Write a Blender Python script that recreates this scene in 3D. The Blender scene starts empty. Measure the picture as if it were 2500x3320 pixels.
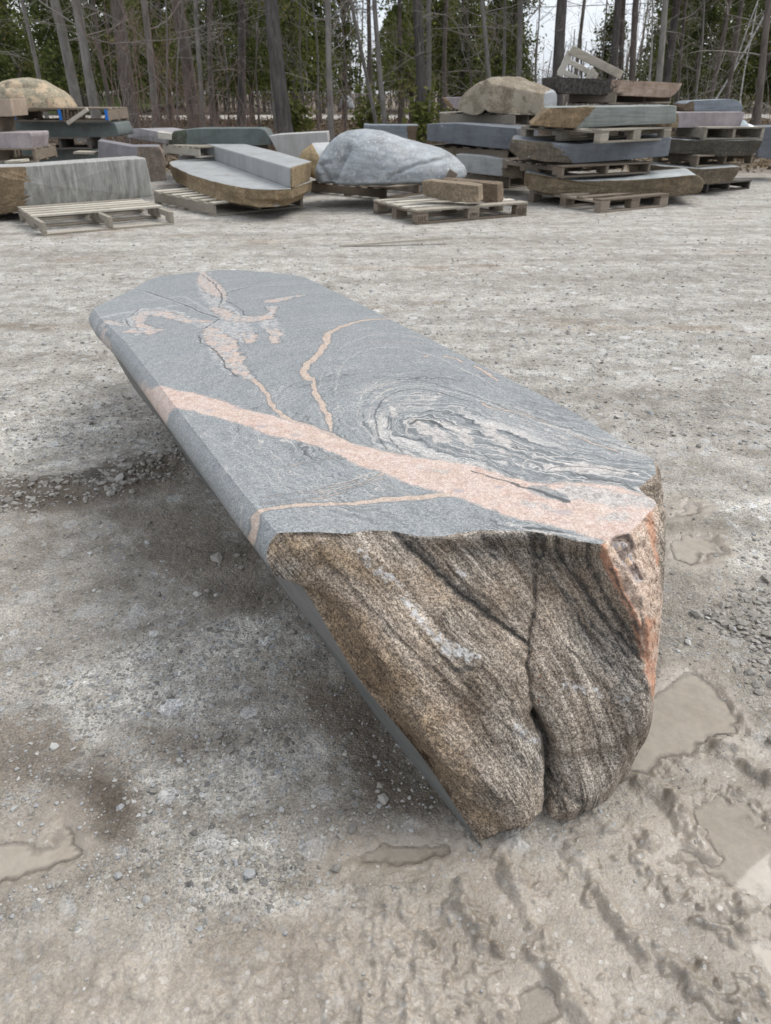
import bpy, math, random
import numpy as np
from mathutils import Vector
random.seed(5)
RNG = np.random.default_rng(11)
SC = bpy.context.scene
COL = SC.collection
# ------------------------------------------------------------------ camera
H = 1.2
PITCH = math.radians(29.6)
cam = bpy.data.cameras.new('camera')
cam.sensor_fit = 'VERTICAL'
cam.sensor_height = 24.0
cam.lens = 24.0 * 1597.4 / 2212.0
cam.clip_start = 0.05
cam.clip_end = 2000.0
cam.dof.use_dof = True
cam.dof.focus_distance = 1.75
cam.dof.aperture_fstop = 5.5
camo = bpy.data.objects.new('camera', cam)
COL.objects.link(camo)
camo.location = (0, 0, H)
camo.rotation_euler = (math.pi / 2 - PITCH, 0, 0)
SC.camera = camo
# ------------------------------------------------------------------ sky
SUN_EL, SUN_AZ = math.radians(52), math.radians(66)
w = bpy.data.worlds.new('World')
SC.world = w
w.use_nodes = True
nt = w.node_tree
nt.nodes.clear()
o_ = nt.nodes.new('ShaderNodeOutputWorld')
bg = nt.nodes.new('ShaderNodeBackground')
sky = nt.nodes.new('ShaderNodeTexSky')
sky.sky_type = 'NISHITA'
sky.sun_disc = False
sky.sun_elevation = SUN_EL
sky.sun_rotation = SUN_AZ
tc = nt.nodes.new('ShaderNodeTexCoord')
no = nt.nodes.new('ShaderNodeTexNoise')
no.inputs['Scale'].default_value = 3.2
no.inputs['Detail'].default_value = 5
mp = nt.nodes.new('ShaderNodeMapping')
mp.inputs['Scale'].default_value = (1, 1, 2.6)
nt.links.new(tc.outputs['Generated'], mp.inputs[0])
nt.links.new(mp.outputs[0], no.inputs['Vector'])
cr = nt.nodes.new('ShaderNodeValToRGB')
cr.color_ramp.elements[0].position = 0.34
cr.color_ramp.elements[0].color = (6.3, 7.1, 8.3, 1)
cr.color_ramp.elements[1].position = 0.62
cr.color_ramp.elements[1].color = (10.4, 10.6, 10.9, 1)
nt.links.new(no.outputs['Fac'], cr.inputs[0])
mx = nt.nodes.new('ShaderNodeMixRGB')
mx.inputs[0].default_value = 0.86
nt.links.new(sky.outputs[0], mx.inputs[1])
nt.links.new(cr.outputs[0], mx.inputs[2])
sp_ = nt.nodes.new('ShaderNodeSeparateXYZ')
nt.links.new(tc.outputs['Generated'], sp_.inputs[0])
mr = nt.nodes.new('ShaderNodeMapRange')          # an overcast sky is brighter overhead than at the horizon
for i_, v_ in ((1, 0.0), (2, 0.9), (3, 0.80), (4, 1.22)): mr.inputs[i_].default_value = v_
nt.links.new(sp_.outputs[2], mr.inputs[0])
vm = nt.nodes.new('ShaderNodeVectorMath'); vm.operation = 'SCALE'
nt.links.new(mx.outputs[0], vm.inputs[0]); nt.links.new(mr.outputs[0], vm.inputs[3])
nt.links.new(vm.outputs[0], bg.inputs[0])
bg.inputs[1].default_value = 0.095
nt.links.new(bg.outputs[0], o_.inputs[0])
# ------------------------------------------------------------------ sun behind cloud
sl = bpy.data.lights.new('sun', 'SUN')
sl.energy = 2.3
sl.angle = math.radians(36)
sl.color = (1.0, 0.965, 0.91)
so = bpy.data.objects.new('sun', sl)
COL.objects.link(so)
sd = Vector((math.sin(SUN_AZ) * math.cos(SUN_EL), math.cos(SUN_AZ) * math.cos(SUN_EL), math.sin(SUN_EL)))
so.rotation_euler = sd.to_track_quat('Z', 'Y').to_euler()
so.location = (3, 5, 8)
# ------------------------------------------------------------------ exposure
SC.view_settings.view_transform = 'Standard'
SC.view_settings.look = 'None'
SC.view_settings.exposure = 0.48
SC.view_settings.gamma = 1.0
SC.view_settings.use_curve_mapping = False

# ================================================================== helpers
FPX = 1597.4
CT, ST = math.cos(PITCH), math.sin(PITCH)
def ray(u, v):
    u = np.asarray(u, float); v = np.asarray(v, float)
    a = (u - 833.0) / FPX
    b = -(v - 1106.0) / FPX
    return np.stack([a, CT + b * ST, -ST + b * CT], -1)
CAM = np.array([0, 0, H])
def atz(u, v, z=0.0):
    d = ray(u, v)
    t = (z - H) / d[..., 2]
    return CAM + d * t[..., None]
def aty(u, v, y):
    d = ray(u, v)
    t = y / d[..., 1]
    return CAM + d * t[..., None]
def proj(P):
    P = np.asarray(P, float) - CAM
    zc = P[..., 1] * CT - P[..., 2] * ST
    yc = P[..., 1] * ST + P[..., 2] * CT
    return 833 + FPX * P[..., 0] / zc, 1106 - FPX * yc / zc

def _hash(ix, iy, iz, seed):
    h = (ix.astype(np.uint32) * np.uint32(374761393)) ^ (iy.astype(np.uint32) * np.uint32(668265263)) ^ (iz.astype(np.uint32) * np.uint32(2147483647 - 58)) ^ np.uint32(seed * 7919 + 13)
    h = (h ^ (h >> np.uint32(13))) * np.uint32(1274126177)
    h = (h ^ (h >> np.uint32(15))) * np.uint32(2246822519)
    h = h ^ (h >> np.uint32(16))
    return h.astype(np.float64) / 4294967295.0
def vn(P, seed=0):
    """value noise -1..1 at points P (n,3)"""
    P = np.asarray(P, float)
    i = np.floor(P).astype(np.int64)
    f = P - i
    f = f * f * (3 - 2 * f)
    x, y, z = i[:, 0], i[:, 1], i[:, 2]
    fx, fy, fz = f[:, 0], f[:, 1], f[:, 2]
    def c(a, b, d): return _hash(x + a, y + b, z + d, seed)
    l0 = (c(0,0,0) * (1-fx) + c(1,0,0) * fx) * (1-fy) + (c(0,1,0) * (1-fx) + c(1,1,0) * fx) * fy
    l1 = (c(0,0,1) * (1-fx) + c(1,0,1) * fx) * (1-fy) + (c(0,1,1) * (1-fx) + c(1,1,1) * fx) * fy
    return (l0 * (1-fz) + l1 * fz) * 2 - 1
def fbm(P, freq=1.0, octs=4, seed=0, gain=0.5):
    P = np.asarray(P, float) * freq
    s = np.zeros(len(P)); a = 1.0; t = 0
    for k in range(octs):
        s += a * vn(P + 17.3 * k, seed + k); t += a
        a *= gain; P = P * 2.03
    return s / t
def sstep(a, b, x):
    t = np.clip((x - a) / (b - a), 0, 1)
    return t * t * (3 - 2 * t)
def resamp(pts, n, closed=False):
    pts = np.asarray(pts, float)
    if closed: pts = np.vstack([pts, pts[:1]])
    d = np.r_[0, np.cumsum(np.linalg.norm(np.diff(pts, axis=0), axis=1))]
    t = np.linspace(0, d[-1], n, endpoint=not closed)
    return np.stack([np.interp(t, d, pts[:, k]) for k in range(pts.shape[1])], -1)
def catmull(pts, n):
    pts = np.asarray(pts, float)
    m = len(pts)
    P = np.vstack([2 * pts[0] - pts[1], pts, 2 * pts[-1] - pts[-2]])
    t = np.linspace(0, m - 1 - 1e-9, n)
    i = t.astype(int); f = (t - i)[:, None]
    p0, p1, p2, p3 = P[i], P[i+1], P[i+2], P[i+3]
    return 0.5 * (2*p1 + (p2-p0)*f + (2*p0-5*p1+4*p2-p3)*f*f + (3*p1-p0-3*p2+p3)*f**3)
def polydist(P, pl, wid=None):
    """distance of 2-D points to polyline; returns (dist - local width, signed side)"""
    pl = np.asarray(pl, float)
    best = np.full(len(P), 1e9); side = np.zeros(len(P))
    for k in range(len(pl) - 1):
        a, b = pl[k], pl[k+1]
        ab = b - a; L2 = ab @ ab + 1e-12
        t = np.clip(((P - a) @ ab) / L2, 0, 1)
        q = P - a - t[:, None] * ab
        d = np.sqrt((q * q).sum(1))
        if wid is not None: d = d - (wid[k] * (1 - t) + wid[k+1] * t)
        m = d < best
        best[m] = d[m]
        s = np.sign(ab[0] * (P[:, 1] - a[1]) - ab[1] * (P[:, 0] - a[0]))
        side[m] = s[m]
    return best, side
def inpoly(P, poly):
    poly = np.asarray(poly, float)
    x, y = P[:, 0], P[:, 1]
    r = np.zeros(len(P), bool)
    n = len(poly)
    for k in range(n):
        x1, y1 = poly[k]; x2, y2 = poly[(k+1) % n]
        if y1 == y2: continue
        c = ((y1 > y) != (y2 > y)) & (x < (x2 - x1) * (y - y1) / (y2 - y1) + x1)
        r ^= c
    return r
def polysd(P, poly):
    """signed distance, positive inside"""
    pl = np.vstack([poly, poly[:1]])
    d, _ = polydist(P, pl)
    return np.where(inpoly(P, poly), d, -d)

def mk(name, V, F, mat=None, parent=None, smooth=True, attrs=None, origin=None, mats=None, midx=None):
    V = np.asarray(V, float)
    me = bpy.data.meshes.new(name)
    if origin is None: origin = parent.location if parent is not None else (0, 0, 0)
    V = V - np.array(origin)
    if isinstance(F, np.ndarray):
        n, k = F.shape
        loops = F.ravel().astype(np.int32)
        starts = np.arange(0, n * k, k, dtype=np.int32)
    else:
        loops = np.array([i for f in F for i in f], np.int32)
        ln = np.array([len(f) for f in F]); n = len(F)
        starts = np.r_[0, np.cumsum(ln)[:-1]].astype(np.int32)
    me.vertices.add(len(V)); me.vertices.foreach_set('co', V.ravel().astype(np.float32))
    me.loops.add(len(loops)); me.loops.foreach_set('vertex_index', loops)
    me.polygons.add(n); me.polygons.foreach_set('loop_start', starts)
    me.update(calc_edges=True)
    me.validate()
    me.polygons.foreach_set('use_smooth', np.full(len(me.polygons), bool(smooth)))
    if attrs:
        for an, av in attrs.items():
            av = np.asarray(av, np.float32)
            if av.ndim == 1:
                at = me.attributes.new(an, 'FLOAT', 'POINT'); at.data.foreach_set('value', av)
            else:
                at = me.attributes.new(an, 'FLOAT_VECTOR', 'POINT'); at.data.foreach_set('vector', av.ravel())
    if mats:
        for m in mats: me.materials.append(m)
        if midx is not None and len(me.polygons) == len(midx): me.polygons.foreach_set('material_index', np.asarray(midx, np.int32))
    elif mat: me.materials.append(mat)
    ob = bpy.data.objects.new(name, me)
    COL.objects.link(ob)
    if parent is not None: ob.parent = parent
    else: ob.location = origin
    return ob
def tag(o, label=None, cat=None, group=None, kind=None):
    if label: o['label'] = label
    if cat: o['category'] = cat
    if group: o['group'] = group
    if kind: o['kind'] = kind
    return o
def thing(name, label, cat, loc, group=None):
    o = bpy.data.objects.new(name, None)
    o.empty_display_size = 0.1
    COL.objects.link(o); o.location = loc
    return tag(o, label, cat, group)
def gridfaces(nr, nc, wrap=False):
    r = np.arange(nr - 1)[:, None]; c = np.arange(nc if wrap else nc - 1)[None, :]
    c2 = (c + 1) % nc
    a = r * nc + c; b = r * nc + c2; d = (r + 1) * nc + c; e = (r + 1) * nc + c2
    return np.stack([a, b, e, d], -1).reshape(-1, 4)
def gridnormals(G, wrap=False):
    if wrap: du = np.roll(G, -1, 1) - np.roll(G, 1, 1)
    else: du = np.gradient(G, axis=1)
    dv = np.gradient(G, axis=0)
    n = np.cross(du, dv)
    return n / (np.linalg.norm(n, axis=-1, keepdims=True) + 1e-9)

# ------------------------------------------------------------------ node helpers
class M:
    def __init__(s, name):
        s.m = bpy.data.materials.new(name); s.m.use_nodes = True
        s.nt = s.m.node_tree; s.nt.nodes.clear()
        s.out = s.nt.nodes.new('ShaderNodeOutputMaterial')
        s.b = s.nt.nodes.new('ShaderNodeBsdfPrincipled')
        s.nt.links.new(s.b.outputs[0], s.out.inputs[0])
        s.b.inputs['Specular IOR Level'].default_value = 0.35
    def n(s, t, ins=None, **pr):
        nd = s.nt.nodes.new('ShaderNode' + t)
        for k, v in pr.items(): setattr(nd, k, v)
        for k, v in (ins or {}).items(): s.set(nd.inputs[k], v)
        return nd
    def set(s, sock, v):
        if isinstance(v, bpy.types.NodeSocket): s.nt.links.new(v, sock)
        else: sock.default_value = v
    def coord(s): return s.n('TexCoord').outputs['Object']
    def mapv(s, v, sc=(1,1,1), rot=(0,0,0)): return s.n('Mapping', {0: v, 'Scale': sc, 'Rotation': rot}).outputs[0]
    def noise(s, v, scale, det=4, rough=0.55, dist=0.0, col=False):
        nd = s.n('TexNoise', {'Vector': v, 'Scale': scale, 'Detail': det, 'Roughness': rough, 'Distortion': dist})
        return nd.outputs['Color' if col else 'Fac']
    def vor(s, v, scale, feature='F1', rnd=1.0):
        return s.n('TexVoronoi', {'Vector': v, 'Scale': scale, 'Randomness': rnd}, feature=feature)
    def math(s, op, a, b=0.0, c=0.0, clamp=False):
        nd = s.n('Math', {0: a, 1: b, 2: c}, operation=op, use_clamp=clamp); return nd.outputs[0]
    def mix(s, f, a, b, mode='MIX'):
        def col(c): return c if isinstance(c, bpy.types.NodeSocket) else (c[0], c[1], c[2], 1)
        return s.n('MixRGB', {0: f, 1: col(a), 2: col(b)}, blend_type=mode).outputs[0]
    def ramp(s, f, stops, interp='LINEAR'):
        nd = s.n('ValToRGB', {0: f}); cr = nd.color_ramp; cr.interpolation = interp
        while len(cr.elements) < len(stops): cr.elements.new(0.5)
        for e, (p, c) in zip(cr.elements, stops):
            e.position = p
            e.color = (c, c, c, 1) if isinstance(c, (int, float)) else (c[0], c[1], c[2], 1)
        return nd.outputs[0]
    def ss(s, x, a, b):
        nd = s.n('MapRange', {0: x, 1: a, 2: b, 3: 0.0, 4: 1.0}, interpolation_type='SMOOTHSTEP'); return nd.outputs[0]
    def attr(s, nm, out='Fac'): return s.n('Attribute', attribute_name=nm).outputs[out]
    def bump(s, h, strength=0.5, dist=0.01, prev=None):
        ins = {'Height': h, 'Strength': strength, 'Distance': dist}
        if prev is not None: ins['Normal'] = prev
        return s.n('Bump', ins).outputs[0]
    def fin(s, color=None, rough=None, normal=None, spec=None):
        if color is not None: s.set(s.b.inputs['Base Color'], color if isinstance(color, bpy.types.NodeSocket) else (*color, 1))
        if rough is not None: s.set(s.b.inputs['Roughness'], rough)
        if normal is not None: s.set(s.b.inputs['Normal'], normal)
        if spec is not None: s.b.inputs['Specular IOR Level'].default_value = spec
        return s.m
# ================================================================== GROUND
def G(pts, z=0.0):
    pts = np.asarray(pts, float)
    return atz(pts[:, 0], pts[:, 1], z)[:, :2]
PUD = [  # traced shore lines of the puddles on the yard
    [(1380,1500),(1420,1460),(1470,1440),(1530,1445),(1560,1490),(1598,1545),(1590,1590),(1540,1620),(1490,1640),(1430,1660),(1385,1690),(1330,1650),(1330,1560)],
    [(1455,1770),(1520,1740),(1560,1700),(1600,1695),(1670,1730),(1720,1800),(1720,1950),(1640,1960),(1590,1925),(1540,1905),(1470,1870),(1500,1830)],
    [(1610,2045),(1640,2030),(1700,2040),(1760,2100),(1740,2200),(1670,2150),(1640,2115)],
    [(-60,1790),(0,1805),(40,1790),(70,1815),(110,1790),(150,1765),(168,1800),(160,1835),(120,1862),(60,1885),(0,1905),(-60,1905)],
    [(760,1850),(820,1815),(900,1822),(960,1860),(940,1890),(850,1905),(770,1890)],
    [(1440,1165),(1490,1158),(1545,1165),(1580,1190),(1540,1215),(1470,1212),(1440,1195)],
    [(1455,1085),(1490,1075),(1515,1095),(1490,1115),(1450,1112)],
    [(1030,2190),(1100,2150),(1180,2140),(1250,2180),(1240,2240),(1040,2240)],
    [(1480,1420),(1560,1400),(1666,1460),(1720,1600),(1666,1700),(1600,1640),(1540,1650),(1500,1600)]
]
PUDW = [G(p) for p in PUD]
PUDZ = [-0.006, -0.007, -0.006, -0.006, -0.007, -0.006, -0.006, -0.0085]
DRY = [G(p) for p in [
    [(120,1500),(260,1400),(420,1340),(560,1330),(640,1420),(620,1480),(480,1510),(340,1560),(200,1640),(130,1620)],
    [(330,1640),(450,1560),(600,1560),(690,1600),(640,1660),(480,1700),(380,1740),(300,1700)],
    [(350,1870),(420,1790),(500,1740),(640,1750),(700,1790),(640,1860),(640,1960),(560,1930),(440,1920)],
    [(-100,900),(300,860),(420,1000),(200,1010),(-100,1080)],
    [(1560,1100),(1800,1050),(1800,1280),(1600,1230)],
]]
DAMP = [G(p) for p in [
    [(0,1010),(160,990),(300,960),(420,1000),(430,1040),(300,1080),(160,1110),(0,1120)],
    [(640,1480),(720,1440),(820,1540),(960,1700),(1020,1800),(900,1760),(760,1640),(660,1560)],
    [(160,1700),(330,1650),(360,1760),(320,1860),(200,1840)],
    [(-60,1560),(80,1540),(200,1640),(180,1700),(-60,1760)],
    [(420,1600),(560,1570),(620,1600),(560,1650),(440,1670)],
    [(400,1960),(700,1960),(900,2050),(1000,2212),(300,2250)],
    [(230,1090),(420,1080),(560,1200),(620,1300),(500,1330),(330,1250)],
]]
MUDR = G([(980,1830),(1200,1790),(1330,1700),(1440,1640),(1600,1590),(1760,1560),(1900,1800),(1900,2400),(-300,2400),(-200,2060),(100,2010),(420,2020),(680,1960),(900,1960)])
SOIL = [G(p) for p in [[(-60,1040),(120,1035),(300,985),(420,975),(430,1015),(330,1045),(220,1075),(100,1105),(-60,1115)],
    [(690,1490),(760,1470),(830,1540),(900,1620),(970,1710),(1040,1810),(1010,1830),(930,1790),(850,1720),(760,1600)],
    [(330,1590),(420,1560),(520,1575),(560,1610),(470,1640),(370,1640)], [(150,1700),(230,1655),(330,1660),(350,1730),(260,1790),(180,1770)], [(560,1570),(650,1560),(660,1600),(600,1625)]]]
COARSE = [G(p) for p in [[(1530,1330),(1640,1280),(1800,1260),(1800,1470),(1640,1460),(1570,1400)],
                         [(-80,1030),(120,1030),(300,985),(420,975),(430,1020),(260,1060),(100,1100),(-80,1120)]]]
RUT = [G(p) for p in [
    [(1000,1930),(1030,1975),(1065,2020),(1105,2060)], [(1150,2050),(1185,2105),(1225,2170),(1245,2220)],
    [(1050,2090),(1085,2150),(1100,2200)], [(1235,1830),(1280,1885),(1320,1945),(1345,2000)],
    [(1320,1960),(1365,2020),(1400,2090)], [(1100,1900),(1140,1950),(1180,2010)],
    [(1560,1610),(1620,1650),(1690,1690)], [(1380,1690),(1440,1740),(1500,1790),(1560,1860)],
    [(1400,2030),(1460,2080),(1500,2130)]]]

def ground_fields(X, Y):
    n = len(X)
    P2 = np.stack([X, Y], -1); P3 = np.stack([X, Y, np.zeros(n)], -1)
    near = (Y < 8.0) & (Y > 0.1) & (np.abs(X) < 5)
    idx = np.where(near)[0]
    Q = P2[idx]; Q3 = P3[idx]
    wob = np.stack([fbm(Q3, 7, 4, 41), fbm(Q3, 7, 4, 51)], -1) * 0.055
    wob2 = np.stack([fbm(Q3, 30, 3, 43), fbm(Q3, 30, 3, 53)], -1) * 0.014
    Qw = Q + wob + wob2
    pud = np.full(len(Q), -1.0); pz = np.zeros(len(Q))
    for p, z in zip(PUDW, PUDZ):
        d = polysd(Qw, p)
        pud = np.maximum(pud, d)
    dry = np.full(len(Q), -1.0)
    for p in DRY: dry = np.maximum(dry, polysd(Q + wob * 2.2, p))
    damp = np.full(len(Q), -1.0)
    for p in DAMP: damp = np.maximum(damp, polysd(Q + wob * 1.6, p))
    soilm = np.zeros(len(Q))
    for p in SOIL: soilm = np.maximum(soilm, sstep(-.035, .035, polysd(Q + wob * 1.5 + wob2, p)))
    mud = polysd(Q + wob * 2, MUDR)
    coarse = np.full(len(Q), -1.0)
    for p in COARSE: coarse = np.maximum(coarse, polysd(Q + wob * 2, p))
    drym = sstep(-0.05, 0.05, dry); dampm = sstep(-0.06, 0.06, damp); mudm = sstep(-0.12, 0.12, mud)
    coarm = sstep(-0.05, 0.05, coarse); pudm = sstep(-0.012, 0.035, pud); pudw = sstep(-0.09, 0.01, pud)
    nearw = 1 - sstep(2.0, 3.6, Q[:, 1])
    leftwet = nearw * (0.42 + 0.35 * fbm(Q3, 2.2, 4, 61))
    wet = np.clip(np.maximum.reduce([leftwet, mudm * 0.85, dampm * 0.9, pudw * 0.95]) - 0.75 * drym * (1 - pudw), 0, 1)
    mudr = mudm * (0.18 + 0.58 * sstep(-.22, .12, Q[:, 0] + .06 * fbm(Q3, 6, 2, 49)))
    z = 0.010 * fbm(Q3, 1.5, 3, 5) * (1 - pudw)
    lump = fbm(Q3, 26, 3, 9); fine = fbm(Q3, 75, 3, 13)
    z += (0.0035 + 0.006 * mudr) * lump * (1 - 0.6 * pudm) + (0.0026 + .002 * mudr) * fine
    blob = np.maximum(fbm(Q3, 34, 2, 21) - 0.22, 0) * 2
    z += (0.015 * mudr + 0.002) * blob
    for r in RUT:
        d, s = polydist(Q + wob * 0.5, r)
        a = 0.025 * (0.55 + 0.6 * fbm(Q3, 11, 2, 23))
        z += a * np.exp(-(d / 0.018) ** 2) - 0.007 * np.exp(-((d - 0.05) / 0.03) ** 2)
    d, s = polydist(Q + wob, G([(-80,1080),(160,1050),(300,1015),(430,1000)]))
    z += 0.045 * np.exp(-(d / 0.10) ** 2) * (0.7 + 0.6 * fbm(Q3, 9, 3, 33))
    pit = np.maximum(fbm(Q3, 48, 2, 27) - 0.15, 0) * 2
    z += mudr * (0.020 * np.maximum(fbm(Q3, 62, 2, 29) - .12, 0) + 0.024 * np.maximum(fbm(Q3, 38, 2, 45) - .18, 0) * sstep(-.25, .2, fbm(Q3, 6, 2, 47)) + 0.008 * np.maximum(fbm(Q3, 17, 3, 31), -.3) - 0.004 * pit) * (1 - .6 * pudm)
    z -= 0.015 * pudm
    z += 0.015 * pudm * sstep(.36, .60, fbm(Q3, 30, 2, 35)) * sstep(.05, .3, fbm(Q3, 5, 2, 39) + .15)          # lumps that stand out of the water
    dryside = sstep(0.0, -0.012, pud) if False else 1 - sstep(-0.012, 0.0, pud)
    z = np.where((pud > -0.2), np.maximum(z, -0.0115 + 0.0082 * dryside), z)
    shore = sstep(-0.07, 0.012, pud + 0.02 * fbm(Q3, 18, 3, 37))
    zz = np.zeros(n); zz[idx] = z
    fade = 1 - sstep(5.5, 7.8, Y)
    zz = zz * fade
    def full(v, bgv=0.0):
        o = np.full(n, bgv); o[idx] = v; return o
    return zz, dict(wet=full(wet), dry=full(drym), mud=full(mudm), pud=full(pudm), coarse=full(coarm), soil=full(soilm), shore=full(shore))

ys = [-40, -15, -6, -2.5, -0.8, -0.2, 0.15]
y = 0.30
yy = np.exp(np.linspace(math.log(0.42), math.log(9.0), 900))
ys = np.r_[ys, 0.33, yy, np.exp(np.linspace(math.log(9.15), math.log(700), 60))]
ss_ = np.r_[[-40, -14, -6, -3, -1.8, -1.3], np.linspace(-1.02, 1.02, 760), [1.3, 1.8, 3, 6, 14, 40]]
wy = 0.42 + 0.62 * np.clip(ys, 0, None) + 0.3 * np.clip(-ys, 0, None)
Xg = ss_[None, :] * wy[:, None]; Yg = np.repeat(ys[:, None], len(ss_), 1)
zg, fl = ground_fields(Xg.ravel(), Yg.ravel())
litter = sstep(13.2, 15.5, Yg.ravel() + 1.6 * fbm(np.stack([Xg.ravel() * .4, Yg.ravel() * .4, 0 * zg], -1), 1, 3, 71))
fl['litter'] = litter
m = M('yard_gravel')
co = m.coord()
warp = m.n('VectorMath', {0: co, 1: m.n('VectorMath', {0: m.noise(co, 60, 2, col=True), 3: 0.006}, operation='SCALE').outputs[0]}, operation='ADD').outputs[0]
v1 = m.vor(warp, 62); v2 = m.vor(warp, 150); v3 = m.vor(warp, 24)
wet, dry, mud, pud, coarse, litter, shore = [m.attr(a) for a in ('wet', 'dry', 'mud', 'pud', 'coarse', 'litter', 'shore')]
sepc = lambda c: m.n('SeparateColor', {0: c}).outputs
c1 = sepc(v1.outputs['Color']); c2 = sepc(v2.outputs['Color']); c3 = sepc(v3.outputs['Color'])
stone = m.ramp(c1[0], [(0, (.13,.125,.12)), (.25, (.24,.23,.215)), (.5, (.33,.315,.285)), (.72, (.27,.285,.30)), (.88, (.40,.385,.355)), (1, (.52,.51,.48))])
small = m.ramp(c2[0], [(0, (.14,.13,.115)), (.45, (.28,.262,.235)), (.8, (.36,.35,.325)), (1, (.5,.49,.46))])
stmask = m.math('LESS_THAN', v1.outputs['Distance'], m.math('MULTIPLY_ADD', c1[1], 0.5, 0.12))
sm2 = m.math('LESS_THAN', v2.outputs['Distance'], m.math('MULTIPLY_ADD', c2[1], 0.6, 0.12))
mudc = m.ramp(m.noise(co, 5, 5, 0.65), [(0.3, (.205,.168,.128)), (0.5, (.277,.233,.183)), (0.7, (.337,.29,.235))])
dust = m.ramp(m.noise(co, 9, 6, 0.7), [(0.3, (.245,.218,.182)), (0.5, (.385,.36,.32)), (0.72, (.50,.48,.445))])
fines = m.mix(m.math('MINIMUM', wet, 1.0), dust, mudc)
fines = m.mix(m.math('MULTIPLY', m.ss(m.noise(co, 240, 2), .42, .62), 0.30), fines, (.12,.11,.10))
gmix = m.math('SUBTRACT', 0.86, m.math('MULTIPLY', wet, 0.62))
gmix = m.math('MULTIPLY', gmix, m.math('SUBTRACT', 1.0, m.math('MULTIPLY', m.math('MAXIMUM', mud, pud), 0.6)))
col = m.mix(m.math('MULTIPLY', sm2, gmix), fines, small)
big_ok = m.math('GREATER_THAN', m.math('ADD', c1[2], m.math('MULTIPLY', m.math('MAXIMUM', coarse, 0.25), 0.55)), 0.62)
bm = m.math('MULTIPLY', m.math('MULTIPLY', stmask, big_ok), m.math('ADD', gmix, 0.15), clamp=True)
col = m.mix(bm, col, stone)
wetf = m.ss(m.math('ADD', wet, m.math('MULTIPLY_ADD', m.noise(co, 14, 5, 0.7), 0.9, -0.45)), 0.25, 0.95)
col = m.mix(m.math('MULTIPLY', wetf, m.math('MULTIPLY_ADD', mud, -0.34, 0.52)), col, m.mix(1.0, col, (.44,.40,.36), 'MULTIPLY'))
# broad brown patches far out on the yard
mot = m.noise(m.mapv(co, (0.8, 1.0, 1)), 5.5, 6, 0.78)
col = m.mix(1.0, col, m.ramp(mot, [(0.34, (.66,.64,.61)), (0.5, (1.0,1.0,1.0)), (0.66, (1.26,1.26,1.27))]), 'MULTIPLY')
chip = m.vor(warp, 17)
chv = m.n('SeparateColor', {0: chip.outputs['Color']}).outputs
chm = m.math('MULTIPLY', m.math('LESS_THAN', chip.outputs['Distance'], m.math('MULTIPLY_ADD', chv[1], .5, .1)), m.math('SUBTRACT', .55, m.math('MULTIPLY', m.math('MAXIMUM', wet, mud), .55)))
col = m.mix(m.math('MULTIPLY', chm, m.math('GREATER_THAN', chv[2], .45)), col, m.ramp(chv[0], [(0, (.19,.185,.178)), (.4, (.33,.325,.318)), (1, (.60,.60,.60))]))
bro = m.ss(m.noise(m.mapv(co, (0.45, 1.0, 1)), 1.3, 6, 0.72), 0.54, 0.66)
col = m.mix(m.math('MULTIPLY', bro, 0.6), col, m.mix(1.0, col, (.66,.54,.42), 'MULTIPLY'))
col = m.mix(m.math('MULTIPLY', shore, 0.7), col, m.mix(m.noise(co, 30, 4, .7), (.235,.20,.16), (.33,.289,.24)))
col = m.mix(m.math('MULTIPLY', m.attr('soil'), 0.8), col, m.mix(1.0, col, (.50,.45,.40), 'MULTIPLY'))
leaf = m.ramp(m.noise(co, 6, 8, 0.75), [(0.3, (.055,.042,.03)), (0.5, (.13,.10,.068)), (0.68, (.22,.175,.12))])
col = m.mix(litter, col, leaf)
hgt = m.math('ADD', m.math('MULTIPLY', m.math('SUBTRACT', 0.6, v1.outputs['Distance']), m.math('MULTIPLY', bm, 1.2)),
             m.math('ADD', m.math('MULTIPLY', m.math('SUBTRACT', 0.5, v2.outputs['Distance']), m.math('MULTIPLY', sm2, 0.5)), m.math('MULTIPLY', m.noise(co, 170, 5, 0.75), 0.55)))
hgt = m.math('ADD', hgt, m.math('MULTIPLY', m.noise(co, 40, 4, 0.7), 1.5))
smud = m.math('MAXIMUM', mud, shore)
bmp = m.bump(hgt, m.math('MULTIPLY_ADD', smud, -0.66, 1.0), 0.008)
gr = m.noise(co, 210, 3, .7)
col = m.mix(m.math('MULTIPLY_ADD', m.math('MAXIMUM', mud, shore), -.72, 1.0), col, m.mix(1.0, col, m.ramp(gr, [(.36, (.68,.67,.66)), (.5, (1,1,1)), (.64, (1.26,1.26,1.26))]), 'MULTIPLY'))
pg = m.vor(warp, 95); pgc = m.n('SeparateColor', {0: pg.outputs['Color']}).outputs
pgm = m.math('MULTIPLY', m.math('MULTIPLY', m.math('LESS_THAN', pg.outputs['Distance'], m.math('MULTIPLY_ADD', pgc[1], .35, .1)), m.math('GREATER_THAN', pgc[2], .72)), smud)
col = m.mix(m.math('MULTIPLY', pgm, .6), col, m.ramp(pgc[0], [(0, (.10,.092,.082)), (.6, (.30,.28,.25)), (1, (.50,.48,.45))]))
col = m.mix(m.math('MULTIPLY', m.math('MULTIPLY', dry, .8), m.ss(m.noise(co, 22, 5, .75), .40, .56)), col, m.mix(1.0, col, (1.45,1.45,1.44), 'MULTIPLY'))
trk = m.noise(m.mapv(co, (.35, 2.3, 1), (0, 0, .25)), 1.0, 4, .6)
col = m.mix(1.0, col, m.ramp(trk, [(.36, (.80,.785,.76)), (.5, (1,1,1)), (.64, (1.09,1.09,1.09))]), 'MULTIPLY')
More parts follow.
